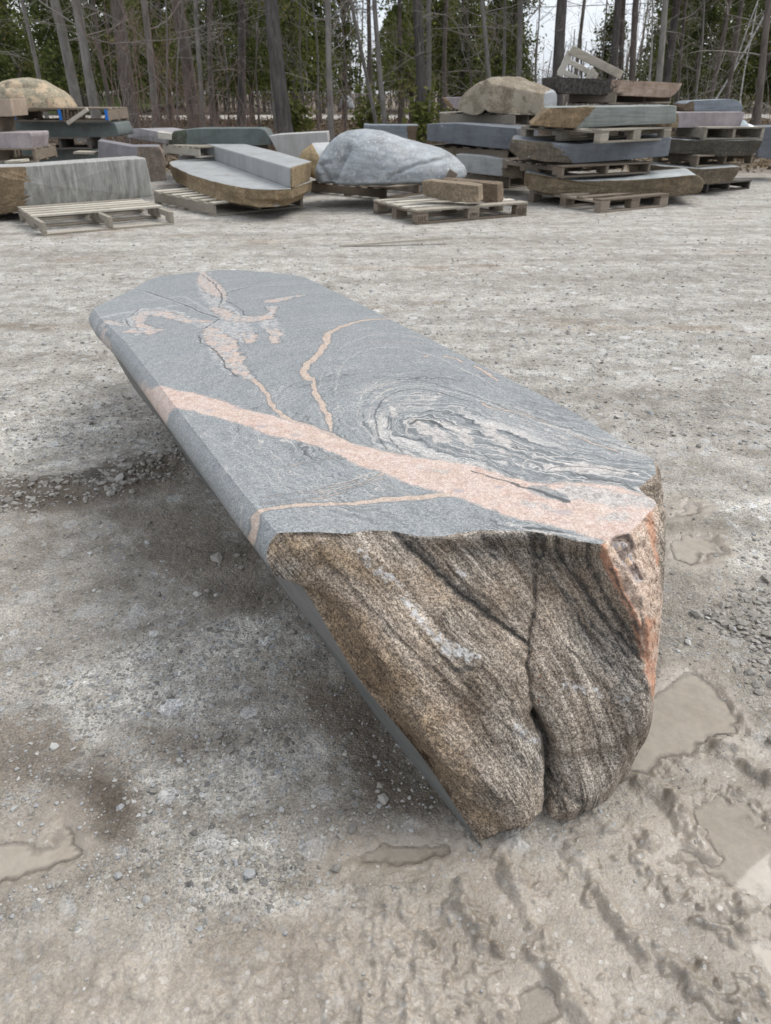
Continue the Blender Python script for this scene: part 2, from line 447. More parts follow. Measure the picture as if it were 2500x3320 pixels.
rough = m.math('SUBTRACT', 0.92, m.math('MAXIMUM', m.math('MAXIMUM', m.math('MULTIPLY', wetf, 0.40), m.math('MULTIPLY', mud, m.math('MULTIPLY_ADD', m.noise(co, 12, 4, .7), .7, .22))), m.math('MULTIPLY', shore, 0.68)))
MG = m.fin(col, rough, bmp, 0.5)
V = np.stack([Xg.ravel(), Yg.ravel(), zg], -1)
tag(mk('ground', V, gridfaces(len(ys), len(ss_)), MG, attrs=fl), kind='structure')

# water: opaque brown puddles, each a level sheet that the mud rises through
m = M('puddle_water')
co = m.coord()
wc = m.ramp(m.noise(co, 7, 4, 0.6, 0.6), [(0.3, (.31,.268,.215)), (0.7, (.375,.33,.275))])
dif = m.n('BsdfDiffuse', {0: wc}); trn = m.n('BsdfTransparent')
turb = m.ss(m.math('ADD', m.attr('depth'), m.math('MULTIPLY_ADD', m.noise(co, 35, 4, .7), .004, -.002)), 0.0, 0.0075)
mxa = m.n('MixShader', {0: m.math('MULTIPLY', turb, .96)}); m.nt.links.new(trn.outputs[0], mxa.inputs[1]); m.nt.links.new(dif.outputs[0], mxa.inputs[2])
bw = m.bump(m.noise(co, 12, 1), 0.02, 0.004)
glo = m.n('BsdfGlossy', {'Roughness': 0.03, 'Normal': bw}); fre = m.n('Fresnel', {'IOR': 1.36, 'Normal': bw})
mxb = m.n('MixShader', {0: m.math('MULTIPLY', fre.outputs[0], 1.0)}); m.nt.links.new(mxa.outputs[0], mxb.inputs[1]); m.nt.links.new(glo.outputs[0], mxb.inputs[2])
m.nt.links.new(mxb.outputs[0], m.out.inputs[0]); m.nt.nodes.remove(m.b)
MW = m.m
for k, (p, z) in enumerate(zip(PUDW, PUDZ)):
    c = p.mean(0); lo, hi = p.min(0) - .07, p.max(0) + .07
    nx, ny = [int(q) + 2 for q in (hi - lo) / .011]
    gx, gy = np.meshgrid(np.linspace(lo[0], hi[0], nx), np.linspace(lo[1], hi[1], ny))
    q = np.stack([gx.ravel(), gy.ravel()], -1)
    gz_, _f = ground_fields(q[:, 0], q[:, 1])
    ins = (polysd(q, p) > -.065) & (z - gz_ > -.012)
    fc = gridfaces(ny, nx); fc = fc[ins[fc].all(1)]
    us = np.unique(fc); rm = np.full(len(q), -1); rm[us] = np.arange(len(us))
    o = mk('puddle', np.c_[q, np.full(len(q), z)][us], rm[fc], MW, origin=(c[0], c[1], z), attrs={'depth': (z - gz_)[us]})
    tag(o, kind='structure')

# loose stones of the yard: one uncountable mass
ico = np.array([(0,0,-1),(.72,-.53,-.45),(-.28,-.85,-.45),(-.89,0,-.45),(-.28,.85,-.45),(.72,.53,-.45),(.28,-.85,.45),(-.72,-.53,.45),(-.72,.53,.45),(.28,.85,.45),(.89,0,.45),(0,0,1)])
icf = np.array([(0,1,2),(1,0,5),(0,2,3),(0,3,4),(0,4,5),(1,5,10),(2,1,6),(3,2,7),(4,3,8),(5,4,9),(1,10,6),(2,6,7),(3,7,8),(4,8,9),(5,9,10),(6,10,11),(7,6,11),(8,7,11),(9,8,11),(10,9,11)])
def stones(n, ymin, ymax, smin, smax, seed, keep):
    r = np.random.default_rng(seed)
    yv = np.exp(r.uniform(math.log(ymin), math.log(ymax), n * 3))
    xv = r.uniform(-1, 1, n * 3) * (0.5 + 0.62 * yv)
    z, f = ground_fields(xv, yv)
    pk = keep(f, xv, yv)
    ok = r.random(n * 3) < pk
    xv, yv, z = xv[ok][:n], yv[ok][:n], z[ok][:n]
    k = len(xv)
    s = smin * (smax / smin) ** (r.random(k) ** 2.2)
    sc3 = np.stack([s * r.uniform(.8, 1.3, k), s * r.uniform(.7, 1.1, k), s * r.uniform(.4, .8, k)], -1)
    B = ico[None] * (1 + r.uniform(-.28, .28, (k, 12, 1))) * sc3[:, None, :]
    a = r.uniform(0, 6.28, k); ca, sa = np.cos(a)[:, None], np.sin(a)[:, None]
    t = r.uniform(-.4, .4, k)[:, None]
    x = B[..., 0] * ca - B[..., 1] * sa; yy_ = B[..., 0] * sa + B[..., 1] * ca; zz_ = B[..., 2] + t * B[..., 0]
    Vv = np.stack([x + xv[:, None], yy_ + yv[:, None], zz_ + z[:, None] + (sc3[:, 2] * r.uniform(-.35, .45, k))[:, None]], -1)
    Ff = icf[None] + (np.arange(k) * 12)[:, None, None]
    return Vv.reshape(-1, 3), Ff.reshape(-1, 3), np.repeat(r.random(k), 12), np.repeat(np.zeros(k), 12)
def keep_a(f, x, y): return np.clip(0.42 + 0.55 * f['dry'] + 1.0 * f['coarse'] - 0.36 * f['mud'] - 0.9 * f['pud'] - 0.15 * f['wet'], 0.0, 1)
sets = [stones(26000, 0.55, 7.0, 0.0018, 0.0055, 1, keep_a), stones(1000, 0.7, 7.5, 0.005, 0.012, 2, keep_a),
        stones(12000, 0.8, 4.0, 0.005, 0.017, 3, lambda f, x, y: f['coarse']),
        stones(70, 0.6, 1.7, 0.003, 0.007, 4, lambda f, x, y: f['mud'] * (0.5 + 0.5 * f['pud'])),
        stones(70, 0.9, 6.0, 0.012, 0.022, 6, lambda f, x, y: 0.5 * (1 - f['mud']) * (1 - f['pud'])),
        stones(9000, 2.6, 12.0, 0.005, 0.014, 7, lambda f, x, y: np.full(len(x), 0.8))]
VV, FF, RR = [], [], []; off = 0
for si, (a, b, c, d) in enumerate(sets):
    VV.append(a); FF.append(b + off); RR.append(c * .55 if si == 2 else c); off += len(a)
m = M('loose_stone')
co = m.coord()
sc_ = m.ramp(m.attr('rnd'), [(0, (.12,.115,.11)), (.3, (.23,.215,.195)), (.55, (.31,.30,.285)), (.75, (.27,.29,.315)), (.9, (.42,.41,.39)), (1, (.5,.5,.49))])
sc_ = m.mix(m.math('MULTIPLY', m.noise(co, 160, 4), 0.7), sc_, (.25,.225,.19))
MS = m.fin(sc_, 0.8, m.bump(m.noise(co, 300, 3), 0.3, 0.003))
tag(mk('gravel', np.vstack(VV), np.vstack(FF), MS, smooth=False, attrs={'rnd': np.concatenate(RR)}),
    'loose crushed grey stones strewn over the yard', 'gravel', kind='stuff')
# ================================================================== STONE BENCH
TZ = 0.48
NE = [(598,1151),(640,1150),(680,1149),(748,1153),(796,1146),(849,1146),(882,1155),(916,1159),(954,1159),(993,1151),(1041,1145),(1098,1146),(1146,1148),(1194,1154),(1242,1166),(1271,1172),(1300,1176),(1312,1166),(1334,1155),(1362,1148),(1382,1130),(1396,1113),(1410,1101),(1419,1089)]
NOTCH = [(1413,1079),(1398,1072),(1386,1062),(1379,1053),(1396,1041),(1417,1024),(1416,1010),(1413,990)]
RE = [(1386,978),(1314,935),(1242,892),(1170,853.6),(1098,817.6),(1026,781.6),(954,745.6),(897,717),(839,688),(757,646),(661,600)]
FE = [(632,593),(565,587),(517,583.5),(469,583.5),(436,587),(397,590.6),(349,596),(320,605),(292,622),(253,641),(220,656),(203,667)]
LE = [(203,667),(214,684),(270,737),(342,829),(420,930),(520,1058),(598,1151)]
def TP(p): return G(p, TZ)
ne, no_, re_, fe, le = [TP(p) for p in (NE, NOTCH, RE, FE, LE)]
# -------- base plane of the rough end
A0 = atz(598, 1151, TZ); B0 = atz(1303, 1175, TZ); C0 = atz(1043, 1833, 0.0)
PN = np.cross(B0 - A0, C0 - A0); PN /= np.linalg.norm(PN)
if PN @ (CAM - A0) < 0: PN = -PN
def onplane(u, v, off=0.0):
    d = ray(u, v)
    t = ((A0 - CAM) @ PN + off) / (d @ PN)
    return CAM + d * np.asarray(t)[..., None]
COLS = [
 [(598,1151,0),(580,1180,0),(578,1212,0),(600,1246,0),(653,1267,0),(773,1462,0),(917,1642,0),(1043,1833,0)],
 [(745,1153,0),(752,1195,.006),(768,1240,.008),(795,1300,.010),(835,1370,.012),(915,1515,.02),(1005,1672,.022),(1085,1811,.004)],
 [(882,1155,0),(895,1200,.008),(912,1250,.012),(938,1310,.018),(972,1375,.022),(1048,1515,.03),(1115,1665,.025),(1145,1795,.0)],
 [(1150,1149,0),(1150,1200,.010),(1150,1260,.018),(1149,1325,.024),(1146,1400,.028),(1162,1530,.032),(1190,1640,.008),(1184,1766,-.015)],
 [(1225,1160,0),(1232,1210,.012),(1243,1270,.022),(1254,1340,.030),(1265,1420,.034),(1280,1550,.036),(1268,1660,.0),(1228,1762,-.02)],
 [(1303,1175,0),(1325,1212,.006),(1352,1258,.012),(1378,1316,.012),(1396,1400,.008),(1394,1500,.006),(1374,1596,-.012),(1290,1728,-.035)],
 [(1362,1148,-.03),(1374,1190,-.035),(1390,1240,-.04),(1404,1300,-.045),(1411,1390,-.05),(1407,1490,-.05),(1392,1584,-.055),(1331,1702,-.06)],
 [(1419,1089,-.10),(1433,1135,-.11),(1436,1200,-.115),(1434,1270,-.12),(1427,1370,-.125),(1416,1480,-.125),(1404,1575,-.12),(1365,1660,-.11)],
]
COLS = np.array(COLS, float)                                   # (8 cols, 8 rows, 3)
na, nb = 460, 420
aw = np.array([0, .19, .36, .56, .70, .83, .91, 1.0])
tmp = np.stack([catmull(COLS[c], nb) for c in range(8)], 0)     # (8, nb, 3)
# resample across the columns
ta = np.linspace(0, 1, na)
cidx = np.interp(ta, aw, np.arange(8))
P_ = np.concatenate([2 * tmp[:1] - tmp[1:2], tmp, 2 * tmp[-1:] - tmp[-2:-1]], 0)
ci = np.minimum(cidx.astype(int), 6); cf = (cidx - ci)[:, None, None]
p0, p1, p2, p3 = P_[ci], P_[ci+1], P_[ci+2], P_[ci+3]
UVO = 0.5 * (2*p1 + (p2-p0)*cf + (2*p0-5*p1+4*p2-p3)*cf**2 + (3*p1-p0-3*p2+p3)*cf**3)   # (na, nb, 3)
UVO = UVO.transpose(1, 0, 2)                                     # rows down, columns across
# the uppermost row follows the broken arris exactly
ned = np.array(NE, float)
cum = np.r_[0, np.cumsum(np.linalg.norm(np.diff(ned, axis=0), axis=1))]
# arc parameter of each column on the arris
colu = [598, 745, 882, 1150, 1225, 1303, 1362, 1419]
kn = [cum[np.argmin(np.abs(ned[:, 0] - c))] for c in colu]
arc = np.interp(cidx, np.arange(8), kn)
arr = np.stack([np.interp(arc, cum, ned[:, k]) for k in (0, 1)], -1)
tb = np.linspace(0, 1, nb)[:, None]
dl = (arr - UVO[0, :, :2])[None]
UVO[:, :, :2] += dl * (np.exp(-tb / 0.05) * (1 - sstep(.1, .35, tb)))[:, :, None]
U_, V_ = UVO[..., 0], UVO[..., 1]
EP = onplane(U_, V_, UVO[..., 2])
top = atz(arr[:, 0], arr[:, 1], TZ)
EP += (top - EP[0])[None] * np.exp(-tb / 0.06)[:, :, None] * (1 - sstep(.12, .4, tb))[:, :, None]
uv = np.stack([U_.ravel(), V_.ravel()], -1)
# relief ------------------------------------------------------------
s3 = EP.reshape(-1, 3)
wob = np.stack([fbm(s3, 9, 4, 101), fbm(s3, 9, 4, 111)], -1) * 16 + np.stack([fbm(s3, 45, 3, 103), fbm(s3, 45, 3, 113)], -1) * 5
uw = uv + wob
# foliation: along / across coordinates that bend like the banding of the rock
ang = np.radians(np.interp(uv[:, 0] - 0.35 * (uv[:, 1] - 1150), [560, 850, 1150, 1330], [44, 43, 47, 57]))
ang = ang + np.radians(11) * sstep(1450, 1750, uv[:, 1])
cx_, cy_ = 900., 1300.
across = (uv[:, 0] - cx_) * np.sin(np.radians(47)) - (uv[:, 1] - cy_) * np.cos(np.radians(47))
along = (uv[:, 0] - cx_) * np.cos(np.radians(47)) + (uv[:, 1] - cy_) * np.sin(np.radians(47))
across = across + 0.00042 * along ** 2 * np.clip((uv[:, 0] - 1000) / 300, 0, 1) + 26 * fbm(s3, 5, 3, 121) + 5 * fbm(s3, 22, 3, 123)
flow = np.stack([along / 1150, across / 1150, 0.15 * fbm(s3, 4, 2, 131)], -1)
fn = np.stack([flow[:, 0] * 5, flow[:, 1] * 42, flow[:, 2]], -1)
pl_ = np.random.default_rng(9)
acc = np.zeros(len(s3))
for _k in range(16):                                              # broad broken facets: soft lower envelope of tilted planes
    g_ = pl_.normal(0, .11, 2); c_ = pl_.uniform(0, 1, 2)
    cu = 620 + 760 * c_[0]; cv = 1170 + 560 * c_[1]
    acc += np.exp(-((uw[:, 0] - cu) / 1150 * g_[0] + (uw[:, 1] - cv) / 1150 * g_[1] + pl_.uniform(.0, .016)) / .0016)
facet = -.0016 * np.log(acc)
eu = np.repeat(ta[None], nb, 0).ravel(); ev = np.repeat(tb, na, 1).ravel()
fm = sstep(0, .16, eu) * sstep(1, .80, eu) if False else sstep(0, .16, eu) * (1 - sstep(.72, .86, eu)) * sstep(0, .14, ev) * (1 - sstep(.86, 1, ev))
relief = 1.25 * (facet - np.percentile(facet, 60)) * fm + 0.0034 * fbm(fn, 1.0, 3, 141) + 0.0016 * fbm(fn * np.array([3, 2.6, 1]), 1.0, 3, 151)
relief += 0.012 * fbm(s3, 6.5, 3, 161) + 0.0022 * fbm(s3, 60, 3, 171) + 0.0011 * fbm(s3, 190, 2, 181)
rr = np.abs(fbm(s3, 11, 4, 191)); relief -= 0.0035 * np.exp(-(rr / 0.014) ** 2) * sstep(-.1, .2, fbm(s3, 4, 2, 195))
def groove(pl, amp, w_, taper=False):
    d, s = polydist(uw, np.array(pl, float)); return -amp * np.exp(-(d / w_) ** 2)
def stepd(pl, amp, w_, L):
    pl = np.array(pl, float); d, s = polydist(uw, pl)
    sd_ = d * s
    k_ = 0 if np.ptp(pl[:, 0]) > np.ptp(pl[:, 1]) else 1
    x_ = uw[:, k_]; wn = sstep(pl[:, k_].min() - 4, pl[:, k_].min() + 18, x_) * (1 - sstep(pl[:, k_].max() - 18, pl[:, k_].max() + 4, x_))
    return -amp * sstep(0, w_, sd_) * np.exp(-np.maximum(sd_, 0) / L) * wn
CRK = [(1155,1150),(1166,1210),(1163,1330),(1146,1400),(1141,1450),(1146,1505),(1166,1562)]
CLF = [(1160,1550),(1190,1612),(1191,1660),(1186,1710),(1185,1790)]
relief += groove(CRK, 0.009, 5) + groove(CRK, 0.006, 22) + groove(CLF, 0.035, 10) + groove(CLF, 0.022, 38)
relief += groove([(1100,1280),(1060,1240),(1020,1160)], .004, 8)
relief += stepd([(1185,1625),(1240,1632),(1300,1626),(1360,1590),(1400,1560)], 0.03, 26, 130)
relief += stepd([(1030,1822),(1090,1792),(1128,1778),(1160,1768),(1200,1752)], 0.03, 10, 300)
relief += stepd([(895,1632),(960,1700),(1040,1750),(1090,1768)][::-1], -0.012, 30, 60)
relief += groove([(880,1610),(950,1650),(1030,1700),(1090,1740)], .012, 14)
relief += groove([(930,1640),(1010,1730),(1080,1800)], .007, 14)
relief += groove([(1000,1500),(1060,1600),(1120,1660),(1175,1690)], .009, 30)
relief += groove([(1200,1690),(1240,1740),(1270,1745)], .008, 10) + groove([(1195,1700),(1215,1750),(1225,1770)], .008, 9)
relief += stepd([(856,1152),(930,1208),(1005,1275),(1080,1340),(1146,1402)], 0.011, 9, 60) + stepd([(1130,1168),(1200,1260),(1290,1370),(1392,1470)], 0.010, 8, 50)
relief += stepd([(690,1180),(800,1300),(930,1430),(1060,1545)], 0.007, 7, 70) + stepd([(1215,1165),(1275,1260),(1340,1352),(1394,1410)], 0.009, 7, 40) + stepd([(790,1460),(880,1560),(980,1650),(1080,1735)], 0.009, 9, 70)
relief += stepd([(960,1200),(1040,1280),(1110,1340)], 0.006, 6, 40) + stepd([(1230,1400),(1300,1470),(1385,1550)], 0.007, 7, 50) + stepd([(1000,1470),(1080,1550),(1150,1600)], 0.006, 6, 50)
relief += groove([(860,1150),(940,1215),(1010,1280),(1080,1345),(1140,1400)], .008, 14)
relief += groove([(1205,1165),(1260,1255),(1330,1350),(1390,1420)], .010, 18) + groove([(1270,1175),(1310,1260),(1360,1350),(1394,1400)], .009, 13)
relief += groove([(740,1180),(850,1290),(960,1420),(1060,1520),(1130,1600)], .006, 20)
relief += stepd([(1312,1170),(1330,1225),(1352,1270),(1385,1330),(1396,1400),(1394,1480)][::-1], 0.014, 12, 40)
# crystal facets and pitting of the pink vein where it breaks out
PKF = np.array([(1300,1172),(1322,1225),(1352,1272),(1384,1330),(1398,1400),(1402,1470),(1411,1520),(1424,1430),(1434,1300),(1428,1222),(1424,1160),(1425,1110),(1419,1085),(1362,1140)], float)
pinkf = polysd(uw * 0.4 + uv * 0.6, PKF)
pm = sstep(-6, 8, pinkf)
QZ = np.array([(1318,1162),(1360,1150),(1372,1180),(1366,1200),(1395,1255),(1380,1262),(1350,1225),(1330,1190)], float)
quart = polysd(uw * 0.25 + uv * 0.75, QZ)
cell = np.floor(vn(s3 * 55, 201) * 3) / 3
relief += pm * (0.007 * fbm(s3, 45, 3, 211) + 0.004 * cell) + sstep(0, 6, quart) * (0.004 * cell - .006)
edge = np.minimum(1, np.repeat(ta[None], nb, 0).ravel() / 0.018) * np.minimum(1, np.repeat(tb, na, 1).ravel() / 0.02)
edge = edge * np.interp(np.repeat(ta[None], nb, 0).ravel(), [0.97, 1.0], [1, 0.3])
EP2 = s3 + (relief * edge)[:, None] * PN[None]
# last row runs on into the mud
EP2 = EP2.reshape(nb, na, 3)
last = EP2[-1].copy(); last[:, 2] = -0.04; last[:, 1] += .02
EP2 = np.concatenate([EP2, last[None]], 0)
pad = lambda a: np.concatenate([a, a.reshape(nb, na, -1)[-1].reshape((na,) + a.shape[1:])], 0)
def mark(pls):
    d = np.full(len(uv), 1e3)
    for pl, w_ in pls:
        dd, _ = polydist(uw, np.array(pl, float), w_ if isinstance(w_, (list, tuple)) else [w_] * len(pl))
        d = np.minimum(d, dd)
    return -d
black = mark([([(850,1150),(925,1208),(1000,1275),(1070,1338),(1140,1400)], (9,12,12,9,5)), ([(890,1156),(960,1230),(1040,1310)], 4),
    ([(1140,1150),(1180,1215),(1235,1290),(1300,1360),(1388,1440)], (7,5,4,5,4)), ([(1205,1165),(1250,1240),(1330,1345),(1392,1420)], (5,6,8,5)),
    ([(1270,1175),(1310,1260),(1360,1345),(1394,1392)], (3,5,6,6)), ([(1168,1155),(1190,1190),(1170,1230)], (10,8,4)), ([(1040,1155),(1060,1190),(1075,1215)], 4),
    ([(1230,1290),(1300,1400),(1370,1500)], 4), ([(1240,1330),(1330,1470)], 3), (CRK, 3.2), (CLF, 7), ([(1195,1690),(1225,1730),(1262,1748)], 3.5), ([(1192,1720),(1215,1762)], 4),
    ([(1330,1230),(1372,1310),(1392,1370)], 4), ([(1330,1530),(1372,1440),(1392,1400)], 2.5), ([(980,1450),(1010,1450)], 7), ([(1395,1290),(1400,1400),(1398,1520)], 3)])
lich = mark([([(780,1190),(800,1215)], 5), ([(810,1225),(830,1243),(858,1258)], (5,7,4)), ([(868,1288),(885,1308),(915,1345)], (4,9,7)), ([(915,1345),(960,1398),(985,1415),(1025,1428)], (5,9,13,7)),
    ([(1105,1560),(1125,1580),(1115,1590)], (4,7,4)), ([(1150,1598),(1170,1605)], 6), ([(1232,1490),(1256,1496),(1280,1500)], (6,5,3)), ([(1295,1500),(1310,1516)], 3), ([(1352,1520),(1366,1530)], 5), ([(1000,1230),(1010,1240)], 3), ([(1146,1590),(1165,1600)], 4)])
stain = mark([([(720,1290),(760,1380),(830,1470)], (34,60,40)), ([(860,1560),(920,1600)], (25,30))])
tanz = mark([([(600,1190),(700,1185),(830,1240)], (40,38,20)), ([(660,1260),(740,1360),(850,1500),(960,1660),(1050,1780)], (30,60,70,60,30))])
orange = mark([([(1304,1176),(1328,1228),(1360,1285),(1388,1345),(1398,1420)], (7,9,8,6,6)), ([(1405,1110),(1415,1160),(1425,1215)], (6,7,5)), ([(1412,1340),(1408,1420),(1412,1500)], 7)])
rust = mark([([(1172,1420),(1173,1422)], 3), ([(1170,1468),(1172,1470)], 3), ([(1168,1492),(1170,1494)], 3), ([(1168,1520),(1169,1522)], 3)])
at = dict(flow=pad(flow), black=pad(black / 1150), lichen=pad(lich / 1150), stain=pad(stain / 1150), tan=pad(tanz / 1150), pinkf=pad(pinkf / 1150), quartz=pad(quart / 1150), orange=pad(orange / 1150), rust=pad(rust / 1150))

m = M('weathered_gneiss')
co = m.coord(); fl_ = m.attr('flow', 'Vector')
f1 = m.mapv(fl_, (4.5, 48, 1)); f2 = m.mapv(fl_, (13, 190, 1))
b1 = m.noise(f1, 1.0, 5, 0.6, 0.25); b2 = m.noise(f2, 1.0, 4, 0.65, 0.2)
sp = m.noise(co, 330, 2, 0.6); sp2 = m.noise(co, 150, 3, 0.6)
base = m.ramp(m.math('MULTIPLY_ADD', b1, 0.6, m.math('MULTIPLY', b2, 0.4)), [(0.33, (.082,.071,.061)), (0.43, (.20,.163,.129)), (0.52, (.295,.248,.204)), (0.60, (.375,.322,.27)), (0.70, (.49,.433,.372))])
fis = m.math('ABSOLUTE', m.math('SUBTRACT', m.noise(m.mapv(fl_, (5, 75, 2)), 1.0, 4, .55, .3), 0.5))
fism = m.math('MULTIPLY', m.ss(fis, 0.022, 0.004), m.ss(m.noise(co, 6, 3), .47, .60))
base = m.mix(m.math('MULTIPLY', fism, .75), base, (.045,.038,.034))
pal = m.noise(m.mapv(fl_, (3, 30, 3)), 1.0, 5, .7, .3)
base = m.mix(1.0, base, m.ramp(pal, [(.34, (.62,.585,.55)), (.5, (1,1,1)), (.66, (1.34,1.33,1.31))]), 'MULTIPLY')
wth = m.noise(co, 7, 6, .72)
base = m.mix(1.0, base, m.ramp(wth, [(.33, (.72,.66,.60)), (.5, (1,.99,.98)), (.66, (1.16,1.17,1.18))]), 'MULTIPLY')
big = m.noise(co, 3.0, 4, 0.6)
base = m.mix(m.ss(big, 0.4, 0.65), base, m.mix(1.0, base, (.92,.98,1.04), 'MULTIPLY'))
eg = lambda nm, sc, amp, lo, hi: m.ss(m.math('ADD', m.attr(nm), m.math('MULTIPLY_ADD', m.noise(co, sc, 5, 0.7), amp * 2, -amp)), lo, hi)
stn = eg('stain', 16, 0.03, -0.02, 0.03)
base = m.mix(m.math('MULTIPLY', stn, 0.72), base, (.115,.078,.052))
tn = eg('tan', 18, 0.03, -0.02, 0.03)
base = m.mix(m.math('MULTIPLY', tn, 0.60), base, m.ramp(m.noise(co, 30, 4, .7), [(.35, (.105,.072,.046)), (.62, (.265,.19,.115))]))
grn = m.ss(m.math('MULTIPLY_ADD', sp, 0.6, m.math('MULTIPLY', sp2, 0.4)), 0.40, 0.62)
base = m.mix(1.0, base, m.ramp(grn, [(0, (.40,.385,.375)), (0.5, (.97,.96,.94)), (1, (1.52,1.50,1.46))]), 'MULTIPLY')
pf = eg('pinkf', 40, 0.012, -0.004, 0.004)
pk = m.ramp(m.noise(co, 60, 4, 0.7), [(0.3, (.30,.215,.165)), (0.5, (.50,.385,.305)), (0.7, (.60,.50,.42))])
pk = m.mix(1.0, pk, m.ramp(grn, [(0, (.6,.57,.55)), (1, (1.25,1.25,1.25))]), 'MULTIPLY')
base = m.mix(pf, base, pk)
orr = eg('orange', 45, 0.010, -0.004, 0.004)
base = m.mix(m.math('MULTIPLY', orr, 0.8), base, m.ramp(m.noise(co, 90, 3, .7), [(0.35, (.25,.11,.065)), (0.6, (.50,.26,.16)), (.75, (.55,.38,.29))]))
qz = eg('quartz', 60, 0.004, -0.002, 0.002)
qcell = m.vor(co, 70); qcol = m.ramp(m.n('SeparateColor', {0: qcell.outputs['Color']}).outputs[0], [(0, (.17,.125,.105)), (.4, (.32,.25,.215)), (.7, (.36,.335,.33)), (1, (.5,.36,.26))])
base = m.mix(qz, base, qcol)
bk = eg('black', 55, 0.012, -0.003, 0.005)
base = m.mix(m.math('MULTIPLY', bk, 0.82), base, m.mix(grn, (.022,.021,.021), (.085,.08,.072)))
lc = eg('lichen', 95, 0.034, -0.003, 0.007)
base = m.mix(m.math('MULTIPLY', lc, 0.62), base, m.ramp(m.noise(co, 140, 3), [(0.35, (.36,.36,.36)), (0.65, (.66,.66,.66))]))
ru = eg('rust', 60, 0.003, -0.001, 0.002)
base = m.mix(m.math('MULTIPLY', ru, 0.8), base, (.16,.05,.015))
bh = m.math('ADD', m.math('MULTIPLY', b2, 0.7), m.math('MULTIPLY', sp, 0.8))
MR = m.fin(base, 0.78, m.bump(m.math('ADD', bh, m.math('MULTIPLY_ADD', fism, -0.9, m.math('MULTIPLY', m.noise(co, 55, 5, .7), .9))), 0.7, 0.0045), 0.3)

bench = thing('stone_bench', 'grey stone bench with a pink vein across its honed top and rough brown end', 'stone bench', (0.18, 1.75, 0))
mk('rough_end', EP2.reshape(-1, 3), gridfaces(nb + 1, na)[:, ::-1], MR, bench, attrs=at)['label'] = 'rough brown natural end face with black bands and a cleft'

# -------- honed seat: rings from the outline in to a spine
MO = 1700
seg = [ne, no_, re_, fe, le]
out = np.vstack([s if i == 0 else s for i, s in enumerate(seg)])
keep = np.r_[True, np.linalg.norm(np.diff(out, axis=0), axis=1) > 1e-5]
out = out[keep]
if np.linalg.norm(out[0] - out[-1]) < 1e-5: out = out[:-1]
OUT = resamp(out, MO, True)
jit = fbm(np.c_[OUT, np.zeros(MO)], 60, 3, 231) * 0.0022
tn_ = np.roll(OUT, -1, 0) - np.roll(OUT, 1, 0); nrm = np.stack([tn_[:, 1], -tn_[:, 0]], -1); nrm /= np.linalg.norm(nrm, axis=1, keepdims=True)
sA = (ne[9] + ne[13]) / 2 + 0.0; mid_n = (ne[0] + no_[-1]) / 2; mid_f = (le[0] + re_[-1]) / 2
ax = (mid_f - mid_n) / np.linalg.norm(mid_f - mid_n)
sA = mid_n + ax * 0.22; sB = mid_f - ax * 0.25
tt = np.clip((OUT - sA) @ ax / np.linalg.norm(sB - sA), 0, 1)
SP = sA + tt[:, None] * (sB - sA)
NRg = 110
rr_ = np.linspace(0, 1, NRg)
RG = OUT[None] * (1 - rr_[:, None, None]) + SP[None] * rr_[:, None, None]
XY = RG.reshape(-1, 2)
ZT = np.full(len(XY), TZ)
